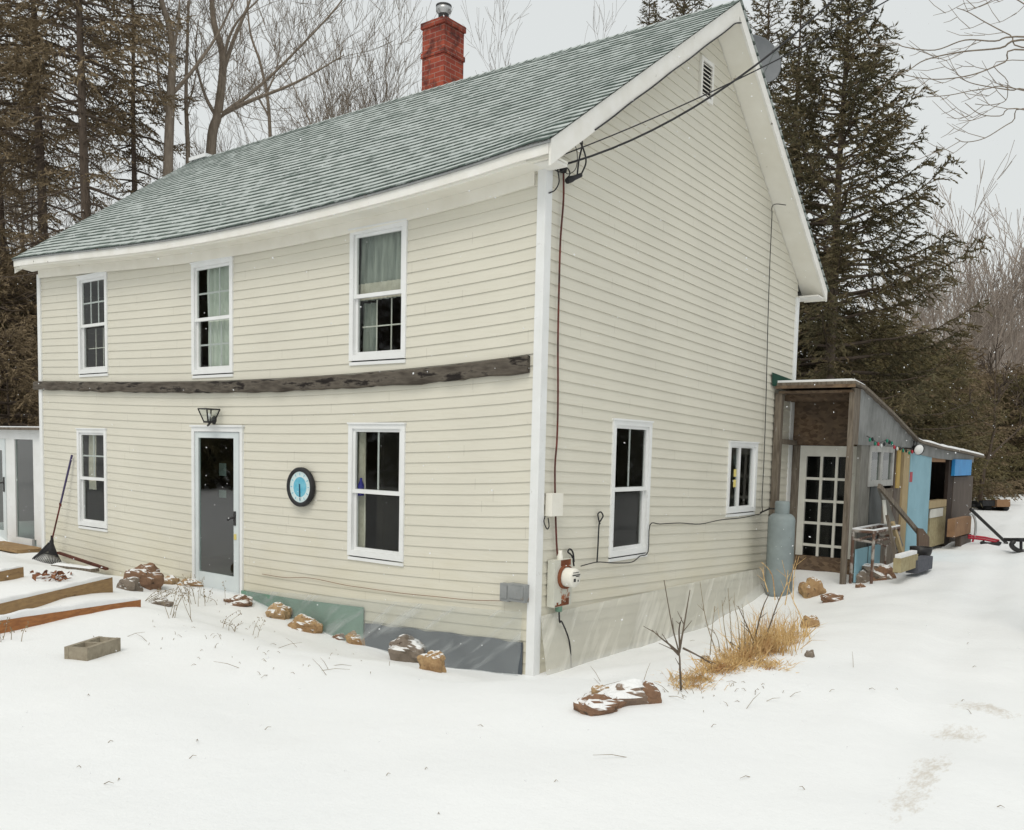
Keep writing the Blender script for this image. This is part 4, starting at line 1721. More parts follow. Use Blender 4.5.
# fan rake leaning on the wall
pt = ony(72, 455, -.05)
pg = on_ground(49, 561)
rk = thing("fan_rake", "purple handled fan rake leaning head down against the siding", "rake", pg)
jn = atd(52, 540, (pg - CAM).dot(F))
mb = MB()
midp = pt.lerp(jn, .58)
mb.tube([pt, midp], [.017, .015], 8)
mb.build("grip", MAT["purple"], rk)
mb = MB()
mb.tube([midp, jn], .013, 8)
mb.lathe(midp, [(.019, -.03), (.019, .03)], 8)
mb.build("shaft", MAT["redcable"], rk)
mb = MB()
gl_ = on_ground(34, 559)
gr_ = on_ground(61, 564)
fr_ = _R0
for k in range(17):
    t = k / 16
    tipp = gl_.lerp(gr_, t) + V((0, 0, .03))
    tipp += (CAM - tipp).normalized() * .10 * math.sin(t * math.pi)
    m1 = jn.lerp(tipp, .5) + V((0, 0, -.02))
    mb.tube(smooth_path([jn, m1, tipp, tipp + V((0, -.03, -.05))], 4), .008, 4)
mb.tube(smooth_path([jn.lerp(gl_, .62), jn.lerp(gl_.lerp(gr_, .5), .62) + V((0, -.04, 0)), jn.lerp(gr_, .62)]), .009, 5)
mb.tube([jn, jn.lerp(gl_, .6), gl_], [.018, .022, .012], 6)
mb.lathe(jn, [(.028, -.05), (.02, .07)], 8)
mb.build("tines", MAT["black"], rk)

# cinder block
pc = on_ground(96, 655)
bx_ = (on_ground(116, 648) - on_ground(77, 659))
bx_.z = 0
bx_.normalize()
by_ = V((-bx_.y, bx_.x, 0))
pc2 = atd(100, 655, (pc - CAM).dot(F)) - V((0, 0, .0))
mb = MB()
l_, w_, h_ = .21, .10, .10
cc = pc2 + by_ * .06
axs = (bx_, by_, V((0, 0, 1)))
mb.obb(cc + by_ * -(w_ - .018), axs, (l_, .018, h_))
mb.obb(cc + by_ * (w_ - .018), axs, (l_, .018, h_))
for k in (-1, 0, 1):
    mb.obb(cc + bx_ * k * (l_ - .02), axs, (.019, w_ - .037, h_ - .002))
cbk = mb.build("cinder_block", MAT["block"], loc=cc)
tag(cbk, "tan cinder block half sunk in the snowy front yard", "cinder block")
mb = MB()
mb.obb(cc + bx_ * .10 + V((0, 0, .0)), axs, (.08, .06, .06))
mb.obb(cc - bx_ * .10 + V((0, 0, -.02)), axs, (.08, .06, .06))
mb.build("snow_fill", MAT["snow_cap"], cbk)

# propane tank
ptk = atd(780.5, 545, 12.55)
R_ = .182
zt_ = atd(780, 513, 12.55).z
tk = thing("propane_tank", "tall grey blue propane cylinder standing against the gable", "propane tank", (ptk.x, ptk.y, .2))
zb_ = ground(ptk.x, ptk.y) + .0
mb = MB()
prof = [(0, zb_ - .05), (R_ - .02, zb_ - .05), (R_ - .005, zb_), (R_, zb_ + .06), (R_, zt_ - .10)]
for k in range(1, 8):
    a_ = k / 7 * math.pi / 2
    prof.append((.08 + (R_ - .08) * math.cos(a_), zt_ - .10 + .10 * math.sin(a_)))
prof.append((0, zt_))
mb.lathe((ptk.x, ptk.y, 0), prof, 36)
mb.build("cylinder_body", MAT["tank"], tk)
mb = MB()
zc0, zc1 = zt_ - .02, atd(780, 501, 12.55).z
mb.lathe((ptk.x, ptk.y, 0), [(.098, zc0), (.10, zc1 - .03), (.092, zc1), (.086, zc1), (.09, zc1 - .03), (.09, zc0)], 28)
mb.build("collar", MAT["tank"], tk)
mb = MB()
mb.lathe((ptk.x, ptk.y, 0), [(.022, zt_), (.022, zt_ + .07), (.035, zt_ + .08), (.035, zt_ + .12), (0, zt_ + .125)], 14)
mb.tube([(ptk.x - .03, ptk.y, zt_ + .06), (ptk.x - .2, ptk.y + .05, zt_ + .05), (.03, ptk.y + .15, zt_ - .02)], .012, 6)
mb.build("valve", MAT["blackmetal"], tk)

# ================================================================== SHED (lean-to built onto the rear corner)
shed = thing("lean_to_shed", "patched grey lean-to shed built against the rear corner of the house", "shed", (.6, 9, .4))
XS = 1.10


def sp(u0, u1, v0, v1, x, th, mat, name, parent=shed, label=None):
    vm, um = (v0 + v1) / 2, (u0 + u1) / 2
    y0, y1 = onx(u0, vm, x).y, onx(u1, vm, x).y
    za, zb_ = onx(um, v1, x).z, onx(um, v0, x).z
    mb = MB()
    mb.box((x - th, y0, za), (x, y1, zb_))
    o = mb.build(name, mat, parent)
    if label:
        o["label"] = label
    return o


PROF = [(5.62, 3.17), (6.1, 3.13), (7.6, 2.82), (9.15, 2.45), (10.5, 2.37), (12.4, 2.31), (14.2, 2.24)]


def prof_z(y):
    return lerp_tab(y, PROF)


# roof
mb, sn = MB(), MB()
rows, srow = [], []
for i in range(41):
    y = 5.62 + 8.58 * i / 40
    z = prof_z(y)
    xl = .03 if y < 6.45 else -2.4
    xr_ = 1.17 + .05 * sstep(9, 10, y)
    rows.append([V((xl, y, z - .04)), V((xr_, y, z - .04)), V((xr_, y, z)), V((xl, y, z))])
    hh = .03 + .014 * mnoise.noise(V((y * 3, 1, 2))) + .02 * sstep(9, 10, y)
    if 6.2 < y < 8.9:
        hh *= .35
    w2 = xr_ - .02 - .015 * mnoise.noise(V((y * 4, 8, 2)))
    srow.append([V((xl, y + .012, z + .001)), V((xl, y + .012, z + hh)), V((w2 - .05, y + .012, z + hh)), V((w2, y + .012, z + hh * .6)), V((w2 + .01, y + .012, z + .001))])
mb.grid(rows, smooth=False, closed=True)
mb.face(rows[0][::-1])
mb.face(rows[-1])
sroof = mb.build("roof", MAT["oldwood"], shed)
sn.grid(srow)
sn.face(srow[0][::-1])
sn.build("snow_cap", MAT["snow_cap"], sroof)
mb = MB()
mb.box((.05, 5.60, 3.085), (1.16, 5.64, 3.128))
mb.box((.08, 5.66, 3.02), (1.1, 6.42, 3.055))
for y in (5.95, 6.2):
    mb.box((.06, y, 2.93), (1.08, y + .045, 3.018))
mb.build("roof_joist", MAT["osb"], sroof)
# green tin flashing turned up against the siding
mb = MB()
pf = onx(775, 378, .04)
mb.face([(.035, 5.50, 3.30), (.035, 5.52, 3.12), (.25, 6.3, 3.17), (.045, 6.36, 3.21)])
mb.face([(.03, 5.50, 3.31), (.03, 6.36, 3.22), (.25, 6.3, 3.18), (.05, 5.6, 3.17)])
mb.build("flashing", pmat("green_flashing", (.02, .07, .05), (.015, .05, .035), 6, .5), sroof)

# posts
YP = 5.70
xl_ = .105
mb = MB()
mb.box((.035, YP - .045, ground(.1, YP) - .2), (.13, YP + .045, 3.02))
mb.build("post", MAT["oldwood"], shed)
xp_ = ony(850, 470, YP).x
mb = MB()
mb.box((xp_ - .048, YP - .045, .2), (xp_ + .022, YP + .03, 3.02))
mb.build("post", MAT["oldwood"], shed)
mb = MB()
mb.beam((.08, YP + .05, onx(780, 441, .1).z), (.08, 6.4, onx(797, 443, .1).z), .05, .07)
mb.build("brace", MAT["oldwood"], shed)

# door wall
YD = 6.46
mb = MB()
zdt_, zdb_ = ony(827, 446, YD).z, ony(827, 557, YD).z
xd0, xd1 = ony(798.5, 500, YD).x, ony(858, 500, YD).x
mb.box((.0, YD, zdt_ + .002), (1.04, YD + .03, 3.0))
mb.build("osb_panel", MAT["osb"], shed)
mb = MB()
mb.box((xd0, YD - .01, .1), (1.04, YD + .02, zdb_ - .002))
mb.build("kick_board", MAT["osb"], shed)
mb = MB()
mb.box((.0, YD - .02, .1), (xd0 - .005, YD + .03, zdt_))
mb.build("door_jamb", MAT["oldwood"], shed)
mb = MB()
dw, dh = xd1 - xd0, zdt_ - zdb_
sw = .10
top_h = dh * .075
mb.box((xd0, YD - .022, zdb_), (xd0 + sw, YD + .02, zdt_))
mb.box((xd1 - sw, YD - .022, zdb_), (xd1, YD + .02, zdt_))
mb.box((xd0 + sw, YD - .021, zdt_ - .155), (xd1 - sw, YD + .019, zdt_))
gx0, gx1, gz0, gz1 = xd0 + sw, xd1 - sw, zdb_ - .02, zdt_ - .155
for i in (1, 2):
    x = gx0 + (gx1 - gx0) * i / 3
    mb.box((x - .019, YD - .018, gz0 + .02), (x + .019, YD + .016, gz1))
rh = (gz1 - gz0) / 4.55
for i in range(1, 5):
    z = gz1 - rh * i
    for k in range(3):
        xa = gx0 + (gx1 - gx0) * k / 3 + (.019 if k else 0)
        xb = gx0 + (gx1 - gx0) * (k + 1) / 3 - (.019 if k < 2 else 0)
        mb.box((xa, YD - .0165, z - .019), (xb, YD + .0145, z + .019))
sd_ = mb.build("door", MAT["doorwhite"], shed)
sd_["label"] = "old white door of fifteen small panes"
for i in range(5):
    for k in range(3):
        xa = gx0 + (gx1 - gx0) * k / 3 + .015
        xb = gx0 + (gx1 - gx0) * (k + 1) / 3 - .015
        za, zb_ = max(gz1 - rh * (i + 1) + .015, zdb_ + .01), gz1 - rh * i - .015
        mb = MB()
        mb.box((xa, YD - .003, za), (xb, YD + .003, zb_))
        mb.build("pane", MAT["glass"], sd_)
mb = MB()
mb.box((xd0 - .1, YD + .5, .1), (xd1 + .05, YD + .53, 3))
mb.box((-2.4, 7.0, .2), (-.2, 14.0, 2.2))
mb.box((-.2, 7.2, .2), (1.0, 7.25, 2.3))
mb.build("dark_backing", MAT["dark"], shed)  # dark boxes put behind the openings to read as shade

# side wall, patched from whatever was at hand
sp(857.5, 868, 444, 592, XS, .06, MAT["greyply"], "wall_panel", label="tall grey plywood corner panel")
sp(868.5, 880, 486, 585, XS - .01, .05, pmat("slate_panel", (.115, .125, .125), (.085, .09, .09), 4, .7, bump=.15, spots=((.5, .5, .5), 9, .69, .74)), "wall_panel", label="dark slate panel below the shed window")
sp(880.5, 907, 488, 575, XS - .02, .05, MAT["oldwood"], "wall_panel")
# upper metal sheet following the roof
mb = MB()
ya, yb = onx(857.5, 440, XS).y, onx(915, 445, XS).y
zlow = onx(880, 446, XS).z
rows = []
for i in range(31):
    y = ya + (yb - ya) * i / 30
    wv = .008 * math.sin(i * 1.7) + .012 * mnoise.noise(V((y * 2, 0, 4)))
    zt_ = prof_z(y) - .045
    za = min(zlow, zt_ - .05)
    rows.append([V((XS - .03, y, za)), V((XS + .012 + wv, y, za)), V((XS + .012 - wv, y, (za + zt_) / 2)), V((XS + .012 + wv, y, zt_)), V((XS - .03, y, zt_))])
mb.grid(rows, smooth=False, closed=True)
mb.face(rows[0][::-1])
mb.face(rows[-1])
mb.build("wall_panel", MAT["tarp"], shed)["label"] = "dented grey sheet under the sloping roof edge"
mb = MB()
mb.box((XS - .03, YP + .06, zlow + .001), (XS + .01, ya - .002, prof_z(6) - .05))
mb.build("wall_panel", MAT["oldwood"], shed)
# window
y0, y1 = onx(868.5, 465, XS).y, onx(893, 465, XS).y
za, zb_ = onx(880, 486, XS).z, zlow - .002
mb = MB()
frame_boxes(mb, lambda m, a, b, n0, n1, c, d: m.box((XS + n0, a, c), (XS + n1, b, d)), y0, y1, za, zb_, .09, -.05, .015)
ym = onx(881, 465, XS).y
mb.box((XS - .045, ym - .06, za + .09), (XS + .01, ym + .06, zb_ - .09))
swn = mb.build("window", pmat("weathered_window_paint", (.40, .40, .38), (.30, .30, .285), 6, .7, bump=.2), shed)
mb = MB()
mb.box((XS - .02, y0 + .08, za + .08), (XS - .014, y1 - .08, zb_ - .08))
mb.build("pane", MAT["doorglass"], swn)
sp(893.5, 897, 447, 540, XS - .01, .05, MAT["brownpanel"], "stud")
sp(897.3, 900.5, 447, 488, XS + .01, .05, MAT["lumber_yellow"], "stud")
sp(901.5, 907.5, 449, 562, XS + .01, .05, MAT["lumber_light"], "stud")
sp(908, 929, 453, 556, XS + .02, .05, MAT["bluefoam"], "door", label="pale blue panel door")
sp(910, 912.5, 472, 482, XS + .025, .004, MAT["redpaint"], "door_sign")
# head above the opening and its sides
sp(929.5, 945.5, 457.5, 462, XS + .01, .06, MAT["cardboard"], "lintel")
sp(929.5, 946.5, 500.5, 507.5, XS + .03, .15, MAT["lumber_light"], "ledge")
sp(929.5, 946.5, 508, 545, XS, .06, MAT["tanblock"], "wall_panel", label="beige panel under the open shed hatch")
sp(930.5, 943, 508.5, 517, XS + .015, .02, MAT["doorwhite"], "wall_panel")
sp(946.8, 951.5, 459, 548, XS + .005, .06, pmat("dark_brown_post", (.05, .035, .028), (.035, .025, .02), 8, .9), "post")
sp(951.8, 971, 476.5, 547, XS + .012, .08, MAT["brownpanel"], "wall_panel", label="plain brown end panel")
# fascia boards above openings
y0, y1 = onx(915, 448, XS).y, onx(972, 458, XS).y
mb = MB()
rows = []
for i in range(13):
    y = y0 + (y1 - y0) * i / 12
    zt_ = prof_z(y) - .042
    rows.append([V((XS - .02, y, zt_ - .19 + .06 * i / 12)), V((XS + .035, y, zt_ - .19 + .06 * i / 12)), V((XS + .035, y, zt_)), V((XS - .02, y, zt_))])
mb.grid(rows, smooth=False, closed=True)
mb.face(rows[0][::-1])
mb.face(rows[-1])
mb.build("fascia", MAT["tarp"], shed)
mb = MB()
ye = onx(971, 500, XS).y
mb.box((-2.4, ye - .06, .2), (XS - .07, ye, 2.2))
mb.build("end_wall", MAT["brownpanel"], shed)

# things on and against the shed
o = sp(955, 971.5, 459.5, 475.5, XS + .075, .06, MAT["bluetarp"], "plastic_sign", None)
tag(o, "bright blue plastic sheet fixed on top of the brown end panel", "plastic sheet")
o.name = "plastic_sheet"
o = sp(955, 971, 518, 535, XS + .30, .13, MAT["cardboard"], "cardboard_box", None)
tag(o, "brown cardboard box in front of the brown end panel", "box")
o = sp(961, 971, 535.3, 545, XS + .29, .10, MAT["brownpanel"], "crate", None)
tag(o, "dark crate under the brown cardboard box", "crate")
# flood lamp
pl_ = onx(918.5, 449.5, XS + .12)
fl_ = thing("flood_lamp", "small round white flood lamp under the shed eave", "lamp", pl_)
mb = MB()
dl = V((.75, -.62, -.2)).normalized()
da_ = dl.cross(V((0, 0, 1))).normalized()
db_ = da_.cross(dl)
mb.lathe(pl_, [(0, -.16), (.04, -.15), (.05, -.06), (.09, .0), (.092, .02)], 18, (da_, db_, dl))
mb.tube([pl_ - dl * .14, pl_ + V((-.1, .1, .14))], .016, 6)
mb.build("lamp_body", MAT["blackmetal"], fl_)
mb = MB()
mb.lathe(pl_, [(.088, .005), (.07, .028), (0, .036)], 18, (da_, db_, dl))
mb.build("lens", MAT["white"], fl_)
# string lights
sl = thing("string_lights", "string of coloured bulbs drooping below the grey metal sheet", "string lights", onx(868, 437, XS + .05))
path = smooth_path([onx(u, v, XS + .05) for u, v in ((867, 436), (872, 439), (878, 443), (884, 441), (889, 440), (894, 446), (900, 447), (906, 450), (912, 449), (917, 446))], 6)
mb = MB()
mb.tube(path, .007, 5)
mb.build("wire", MAT["blackmetal"], sl)
rnd = random.Random(8)
bulbs = {"green": (.02, .22, .14), "red": (.5, .04, .06), "clear": (.6, .62, .62), "black": (.02, .025, .03)}
bm_ = {k: pmat(k + "_bulb", c, tuple(x * .8 for x in c), 8, .3, bump=0) for k, c in bulbs.items()}
for i, q in enumerate(path[2::3]):
    k = ("green", "black", "green", "red", "clear", "black")[i % 6]
    mb = MB()
    q2 = q + V((.02, 0, -.03 + rnd.uniform(-.02, .02)))
    mb.lathe(q2, [(0, -.03), (.014, -.02), (.019, 0), (.013, .02), (.008, .03), (0, .03)], 10)
    mb.build("bulb", bm_[k], sl)

# metal frame with snow
g0, g1 = onx(868, 560, XS + .28), onx(893, 556, XS + .28)
fz1 = onx(880, 530, XS + .28).z
fz0 = ground(g0.x, g0.y) - .05
mf = thing("metal_frame", "rusty white tubular metal frame with snow on its bars before the shed", "metal frame", (g0.x, (g0.y + g1.y) / 2, fz0))
mb = MB()
xa, xb = XS + .06, XS + .34
ps = [(xa, g0.y), (xb, g0.y), (xb, g1.y), (xa, g1.y)]
for i in range(4):
    (x0, y0), (x1, y1) = ps[i], ps[(i + 1) % 4]
    mb.tube([(x0, y0, fz0), (x0, y0, fz1)], .022, 8)
    mb.tube([(x0, y0, fz1), (x1, y1, fz1)], .022, 8)
    mb.tube([(x0, y0, fz1 - .12), (x1, y1, fz1 - .14)], .018, 8)
mb.tube([(xb, g0.y, fz1 - .12), (xb, (g0.y + g1.y) / 2, fz1 - .24), (xb, g1.y, fz1 - .12)], .014, 6)
mb.tube([(xb, (g0.y + g1.y) / 2, fz0), (xb, (g0.y + g1.y) / 2, fz1 - .24)], .016, 6)
mb.build("frame", pmat("rusty_white_metal", (.34, .32, .29), (.12, .07, .05), 9, .7, lo=.42, hi=.52), mf)
mb = MB()
for i in range(4):
    (x0, y0), (x1, y1) = ps[i], ps[(i + 1) % 4]
    mb.beam((x0, y0, fz1 + .030), (x1, y1, fz1 + .030), .03, .018)
mb.build("snow_cap", MAT["snow_cap"], mf)
mb = MB()
mb.box((xa + .03, g0.y + .03, fz0 + .05), (xa + .05, (g0.y + g1.y) / 2 - .06, fz1 - .26))
mb.box((xa + .03, (g0.y + g1.y) / 2 + .04, fz0 + .05), (xa + .05, g1.y - .05, fz1 - .26))
mb.build("panel", MAT["bluefoam"], mf)

# leaning boards and poles
def leaner(p, q, w, th, mat, name, label, cat, up=(1, 0, 0)):
    mb = MB()
    mb.beam(p, q, w, th, up)
    return tag(mb.build(name, mat, loc=q), label, cat)


leaner(onx(880, 487, XS + .10), onx(901, 548, XS + .34), .16, .03, MAT["greyply"], "plank", "wide grey plank leaning on the shed behind the sticks", "plank")
leaner(onx(892, 522, XS + .30), onx(904, 561, XS + .45), .07, .05, MAT["lumber_light"], "pole", "pale rough stick leaning against the shed, the lighter one", "stick")
leaner(onx(887, 515, XS + .32), onx(897, 562, XS + .5), .05, .04, MAT["oldwood"], "pole", "grey stick leaning against the shed beside the pale stick", "stick")
leaner(onx(884, 500, XS + .2), onx(886, 524, XS + .25), .12, .02, MAT["doorwhite"], "plank", "short white board tucked behind the metal frame", "board")
# wooden paddle shovel
pa, pb = onx(879, 486, XS + .22), onx(919, 533, XS + .36)
pcx = onx(922, 551, XS + .40)
sh = thing("wooden_shovel", "long wooden shovel leaning diagonally across the blue door", "shovel", pcx)
mb = MB()
mb.beam(pa, pb, .07, .04, (1, 0, 0))
mb.build("handle", MAT["oldwood"], sh)
mb = MB()
A = [onx(u, v, XS + .37) for u, v in ((916.5, 528), (921, 528.5), (927.5, 537), (927.5, 549), (916.5, 549))]
B_ = [a + V((.03, 0, 0)) for a in A]
mb.face(A)
mb.face(B_[::-1])
for i in range(5):
    mb.face([A[i], B_[i], B_[(i + 1) % 5], A[(i + 1) % 5]])
mb.build("blade", pmat("brown_shovel_wood", (.15, .10, .065), (.10, .065, .045), 5, .85, stretch=(6, 6, 1), bump=.3), sh)
# bowl, blocks
pb_ = onx(920.5, 556, XS + .55)
zbk = onx(925, 558.5, XS + .55).z
bw = thing("fire_bowl", "black rusty metal bowl resting on the dark grey block", "bowl", (pb_.x, pb_.y, zbk))
mb = MB()
rb = 10.5 * (pb_ - CAM).dot(F) / FOC
mb.lathe((pb_.x, pb_.y, zbk), [(0, .0), (rb * .7, .0), (rb * .98, .13), (rb, .20), (rb * .95, .20), (rb * .92, .14)], 28)
mb.build("bowl_shell", MAT["blackmetal"], bw)
mb = MB()
mb.lathe((pb_.x, pb_.y, zbk), [(rb * .915, .139), (rb * .6, .03), (0, .02)], 28)
mb.build("bowl_lining", MAT["rust"], bw)
o = sp(918, 932.5, 558.5, 571, XS + .75, .16, MAT["greyblock"], "cinder_block", None)
tag(o, "dark grey concrete block under the rusty bowl", "cinder block")
o = sp(901, 917.7, 556.5, 570, XS + .72, .10, MAT["tanblock"], "cinder_block", None)
tag(o, "yellowish stone block beside the dark grey block", "stone block")
mb = MB()
y0, y1 = onx(901, 563, XS + .72).y, onx(917.7, 563, XS + .72).y
zt_ = onx(909, 556.5, XS + .72).z
mb.box((XS + .63, y0 + .03, zt_ + .001), (XS + .71, y1 - .03, zt_ + .05))
mb.build("snow_cap", MAT["snow_cap"], o)

# hand cart, pole, sled, hose beyond the shed
def dpt(u, v):
    p = on_ground(u, v)
    return (p - CAM).dot(F)


dc = dpt(985, 544)
hc = thing("hand_sled", "small red framed sled on black runners beyond the shed", "sled", on_ground(985, 544))
mb = MB()
for dv in (-1.0, 1.2):
    mb.tube([atd(968, 536.5 + dv, dc), atd(985, 538.5 + dv, dc), atd(999, 541.5 + dv, dc)], .022, 6)
mb.tube([atd(974, 537, dc), atd(972.5, 542, dc)], .018, 6)
mb.build("frame", MAT["redpaint"], hc)
mb = MB()
for off in (0, .22):
    q = [atd(982, 541.5, dc + off), atd(983.5, 543.5, dc + off), atd(990, 544.5, dc + off), atd(998, 543.5, dc + off), atd(999, 541.5, dc + off)]
    mb.tube(smooth_path(q), .045, 6)
mb.build("runner", MAT["black"], hc)
mb = MB()
d2 = dpt(1007, 544)
mb.tube([atd(970.5, 509, d2 - .4), atd(1007, 543.5, d2)], .03, 6)
tag(mb.build("pole", MAT["blackmetal"], loc=on_ground(1007, 544)), "long black pole slanting from the shed end into the snow", "pole")
mb = MB()
mb.tube(smooth_path([atd(969, 514, dc), atd(973, 515, dc), atd(975.5, 522, dc), atd(975.5, 531, dc), atd(974.5, 537, dc)]), .022, 6)
tag(mb.build("hose", MAT["galv"], loc=on_ground(974, 540)), "curved grey hose hanging at the shed end above the red sled", "hose")
d3 = dpt(1020, 552)
sd2 = thing("snow_sled", "black sled with a curled runner beyond the driveway edge", "sled", on_ground(1020, 552))
mb = MB()
for off in (0, .4):
    mb.tube(smooth_path([atd(1014, 541, d3 + off), atd(1011.5, 545, d3 + off), atd(1016, 549.5, d3 + off), atd(1024, 551.5, d3 + off), atd(1045, 552, d3 + off)]), .04, 6)
mb.build("runner", MAT["blackmetal"], sd2)
mb = MB()
q0, q1 = atd(1018, 540, d3), atd(1045, 540, d3)
mb.obb((q0 + q1) / 2 + F * .2, (R, F, U), ((q1 - q0).length / 2, .25, .03))
mb.tube([atd(1021, 541, d3), atd(1021, 551, d3)], .025, 6)
mb.tube([atd(1040, 541, d3), atd(1040, 551, d3)], .025, 6)
mb.build("seat", MAT["black"], sd2)
# old wagon by the leaning tree
d4 = min(dpt(988, 510), 34)
wg = thing("old_wagon", "brown wooden wagon box under the leaning tree in the snowfield", "wagon", on_ground(988, 509))
mb = MB()
q = atd(994, 503.5, d4)
mb.obb(q, (R, F, U), (6.5 * d4 / FOC, .6, 3.6 * d4 / FOC))
mb.build("box", MAT["cardboard"], wg)
mb = MB()
for uu in (984, 1001.5):
    c_ = atd(uu, 508, d4)
    mb.lathe(c_ - F * .3, [(0, 0), (.1, 0), (.1, .5), (0, .5)], 14, (R, U, F))
mb.obb(atd(981, 503.5, d4), (R, F, U), (6 * d4 / FOC, .5, 2.8 * d4 / FOC))
mb.tube([atd(972, 505.5, d4), atd(990, 507.3, d4)], .06, 6)
mb.tube([atd(983, 508.6, d4), atd(1001, 509.2, d4)], .06, 6)
mb.build("undercarriage", MAT["black"], wg)
d5 = 62
mb = MB()
q = atd(1008.5, 482, d5)
mb.obb(q, (R, F, U), (4.5 * d5 / FOC, .4, 5 * d5 / FOC))
mb.obb(q + U * (5.4 * d5 / FOC), (R, F, U), (5.2 * d5 / FOC, .5, .4 * d5 / FOC))
tag(mb.build("hunting_box", MAT["black"], loc=(q.x, q.y, q.z - 5 * d5 / FOC)), "small dark box shed at the edge of the woods beyond the snowfield", "box")

# ================================================================== TREES
def needle_tree(seed, H, Rb, z0, dens=1.0, droop=.2, upturn=.5, dead=0.0, step=.33, prof=.8, card=(.15, .036), gap=0.0, nb=(4, 6), crown_from=None, cap=99):
    rnd = random.Random(seed)
    T, C, Lm = MB(), MB(), MB()
    lean = V((rnd.uniform(-.02, .02), rnd.uniform(-.02, .02), 0))
    ax = lambda z: V((lean.x * z + .05 * mnoise.noise(V((z * .3, seed, 0))), lean.y * z + .05 * mnoise.noise(V((z * .3, seed, 9))), z))
    r0 = H * (.0125 if crown_from is None else .0088)
    n = 14
    T.tube([ax(H * i / n - (.3 if i == 0 else 0)) for i in range(n + 1)], [max(.012, r0 * (1 - i / n) ** .8) for i in range(n + 1)], 9)
    z = z0
    cf = crown_from if crown_from is not None else 0
    while z < H - .1:
        k = 1 - (z - 0) / H
        nbr = rnd.randint(*nb)
        a0 = rnd.uniform(0, math.tau)
        for b in range(nbr):
            if rnd.random() < gap:
                continue
            az = a0 + math.tau * b / nbr + rnd.uniform(-.35, .35)
            Lb = Rb * (k ** prof) * rnd.uniform(.55, 1.15) + .12
            Lb = min(Lb, cap * rnd.uniform(.7, 1.1))
            if z < cf:
                Lb *= rnd.uniform(.3, .8)
            is_dead = z < cf and rnd.random() < dead
            out = V((math.cos(az), math.sin(az), 0))
            m = 7
            pts = [ax(z)]
            ang = (1 - k) * .75 - droop * (.4 + k) + rnd.uniform(-.1, .1)
            for i in range(1, m + 1):
                t = i / m
                a_ = ang - droop * math.sin(t * math.pi) * .8 + upturn * max(0, t - .45) * 1.6
                pts.append(pts[-1] + (out * math.cos(a_) + V((0, 0, math.sin(a_)))) * (Lb / m) + V((rnd.uniform(-1, 1), rnd.uniform(-1, 1), rnd.uniform(-1, 1))) * Lb * .012)
            rb_ = .010 + .011 * Lb
            Lm.tube(pts, [max(.004, rb_ * (1 - i / (m + .3))) for i in range(m + 1)], 4, cap=False)
            if is_dead:
                for i in range(2, m):
                    for sgn in (-1, 1):
                        if rnd.random() < .7:
                            sd = V((-out.y, out.x, 0)) * sgn
                            l = Lb * rnd.uniform(.12, .3)
                            q = pts[i]
                            Lm.tube([q, q + (out * .7 + sd * .7 + V((0, 0, -.2))) * l * .5, q + (out * .8 + sd + V((0, 0, -.55))) * l], [.008, .006, .003], 3, cap=False)
                continue
            # side sprays carrying needles
            nst = max(5, int(Lb / .13 * dens))
            for s in range(nst):
                t = .26 + .76 * (s + rnd.random()) / nst
                t = min(t, .999)
                fi = min(m - 1e-4, t * m)
                i = int(fi)
                q = pts[i].lerp(pts[i + 1], fi - i)
                dirb = (pts[i + 1] - pts[i]).normalized()
                sd = dirb.cross(V((0, 0, 1)))
                if sd.length < .05:
                    continue
                sd.normalize()
                for sgn in (-1, 1):
                    if rnd.random() > .82:
                        continue
                    l = min(.80, Lb * .30) * (1.28 - .95 * t) * rnd.uniform(.5, 1.2) + .12
                    d = (dirb * rnd.uniform(.5, 1) + sd * sgn * rnd.uniform(.4, 1) + V((0, 0, rnd.uniform(-.75, .15)))).normalized()
                    nc = max(2, int(l / .040 * dens))
                    for c in range(nc):
                        tt = (c + rnd.random()) / nc
                        pc_ = q + d * (l * tt) + V((0, 0, -.25 * l * tt * tt))
                        f = (d + V((rnd.gauss(0, .55), rnd.gauss(0, .55), rnd.gauss(-.1, .5)))).normalized()
                        w_ = f.orthogonal().normalized()
                        w_ = (w_ * math.cos(rnd.uniform(0, 6.28)) + f.cross(w_) * math.sin(rnd.uniform(0, 6.28))).normalized()
                        ln, wd = card[0] * rnd.uniform(.6, 1.3), card[1] * rnd.uniform(.6, 1.3)
                        i0 = len(C.v)
                        C.v += [pc_ - f * (ln * .3), pc_ + w_ * (wd * .5), pc_ + f * (ln * .7), pc_ - w_ * (wd * .5)]
                        C.f.append((i0, i0 + 1, i0 + 2, i0 + 3))
                        C.sm.append(False)
                        C.uv.append([(0, 0), (1, 0), (1, 1), (0, 1)])
        z += step * rnd.uniform(.75, 1.25) * (1 if k > .3 else .75)
    return T, Lm, C


def conifer(pos, label, mat, group=None, name="conifer_tree", bark="bark_dark", **kw):
    T, Lm, C = needle_tree(**kw)
    o = thing(name, label, "tree", (0, 0, 0), group)
    T.build("trunk", MAT[bark], o)
    Lm.build("limbs", MAT[bark], o)
    C.build("crown", MAT[mat], o)
    o.location = pos
    return o


def copy_tree(o, pos, rz, sc, label, group=None, mats=None):
    c = o.copy()
    COL.objects.link(c)
    c.location = pos
    c.rotation_euler = (0, 0, rz)
    c.scale = (sc, sc, sc) if not isinstance(sc, tuple) else sc
    c["label"] = label
    if group:
        c["group"] = group
    for ch_ in list(o.children):
        d = ch_.copy()
        COL.objects.link(d)
        d.parent = c
    return c


def gpos(u, dep, dz_=-.1):
    p = atd(u, 460, dep)
    return V((p.x, p.y, ground(p.x, p.y, False) + dz_))


def hgt(u, v, dep):
    return atd(u, v, dep).z - gpos(u, dep).z


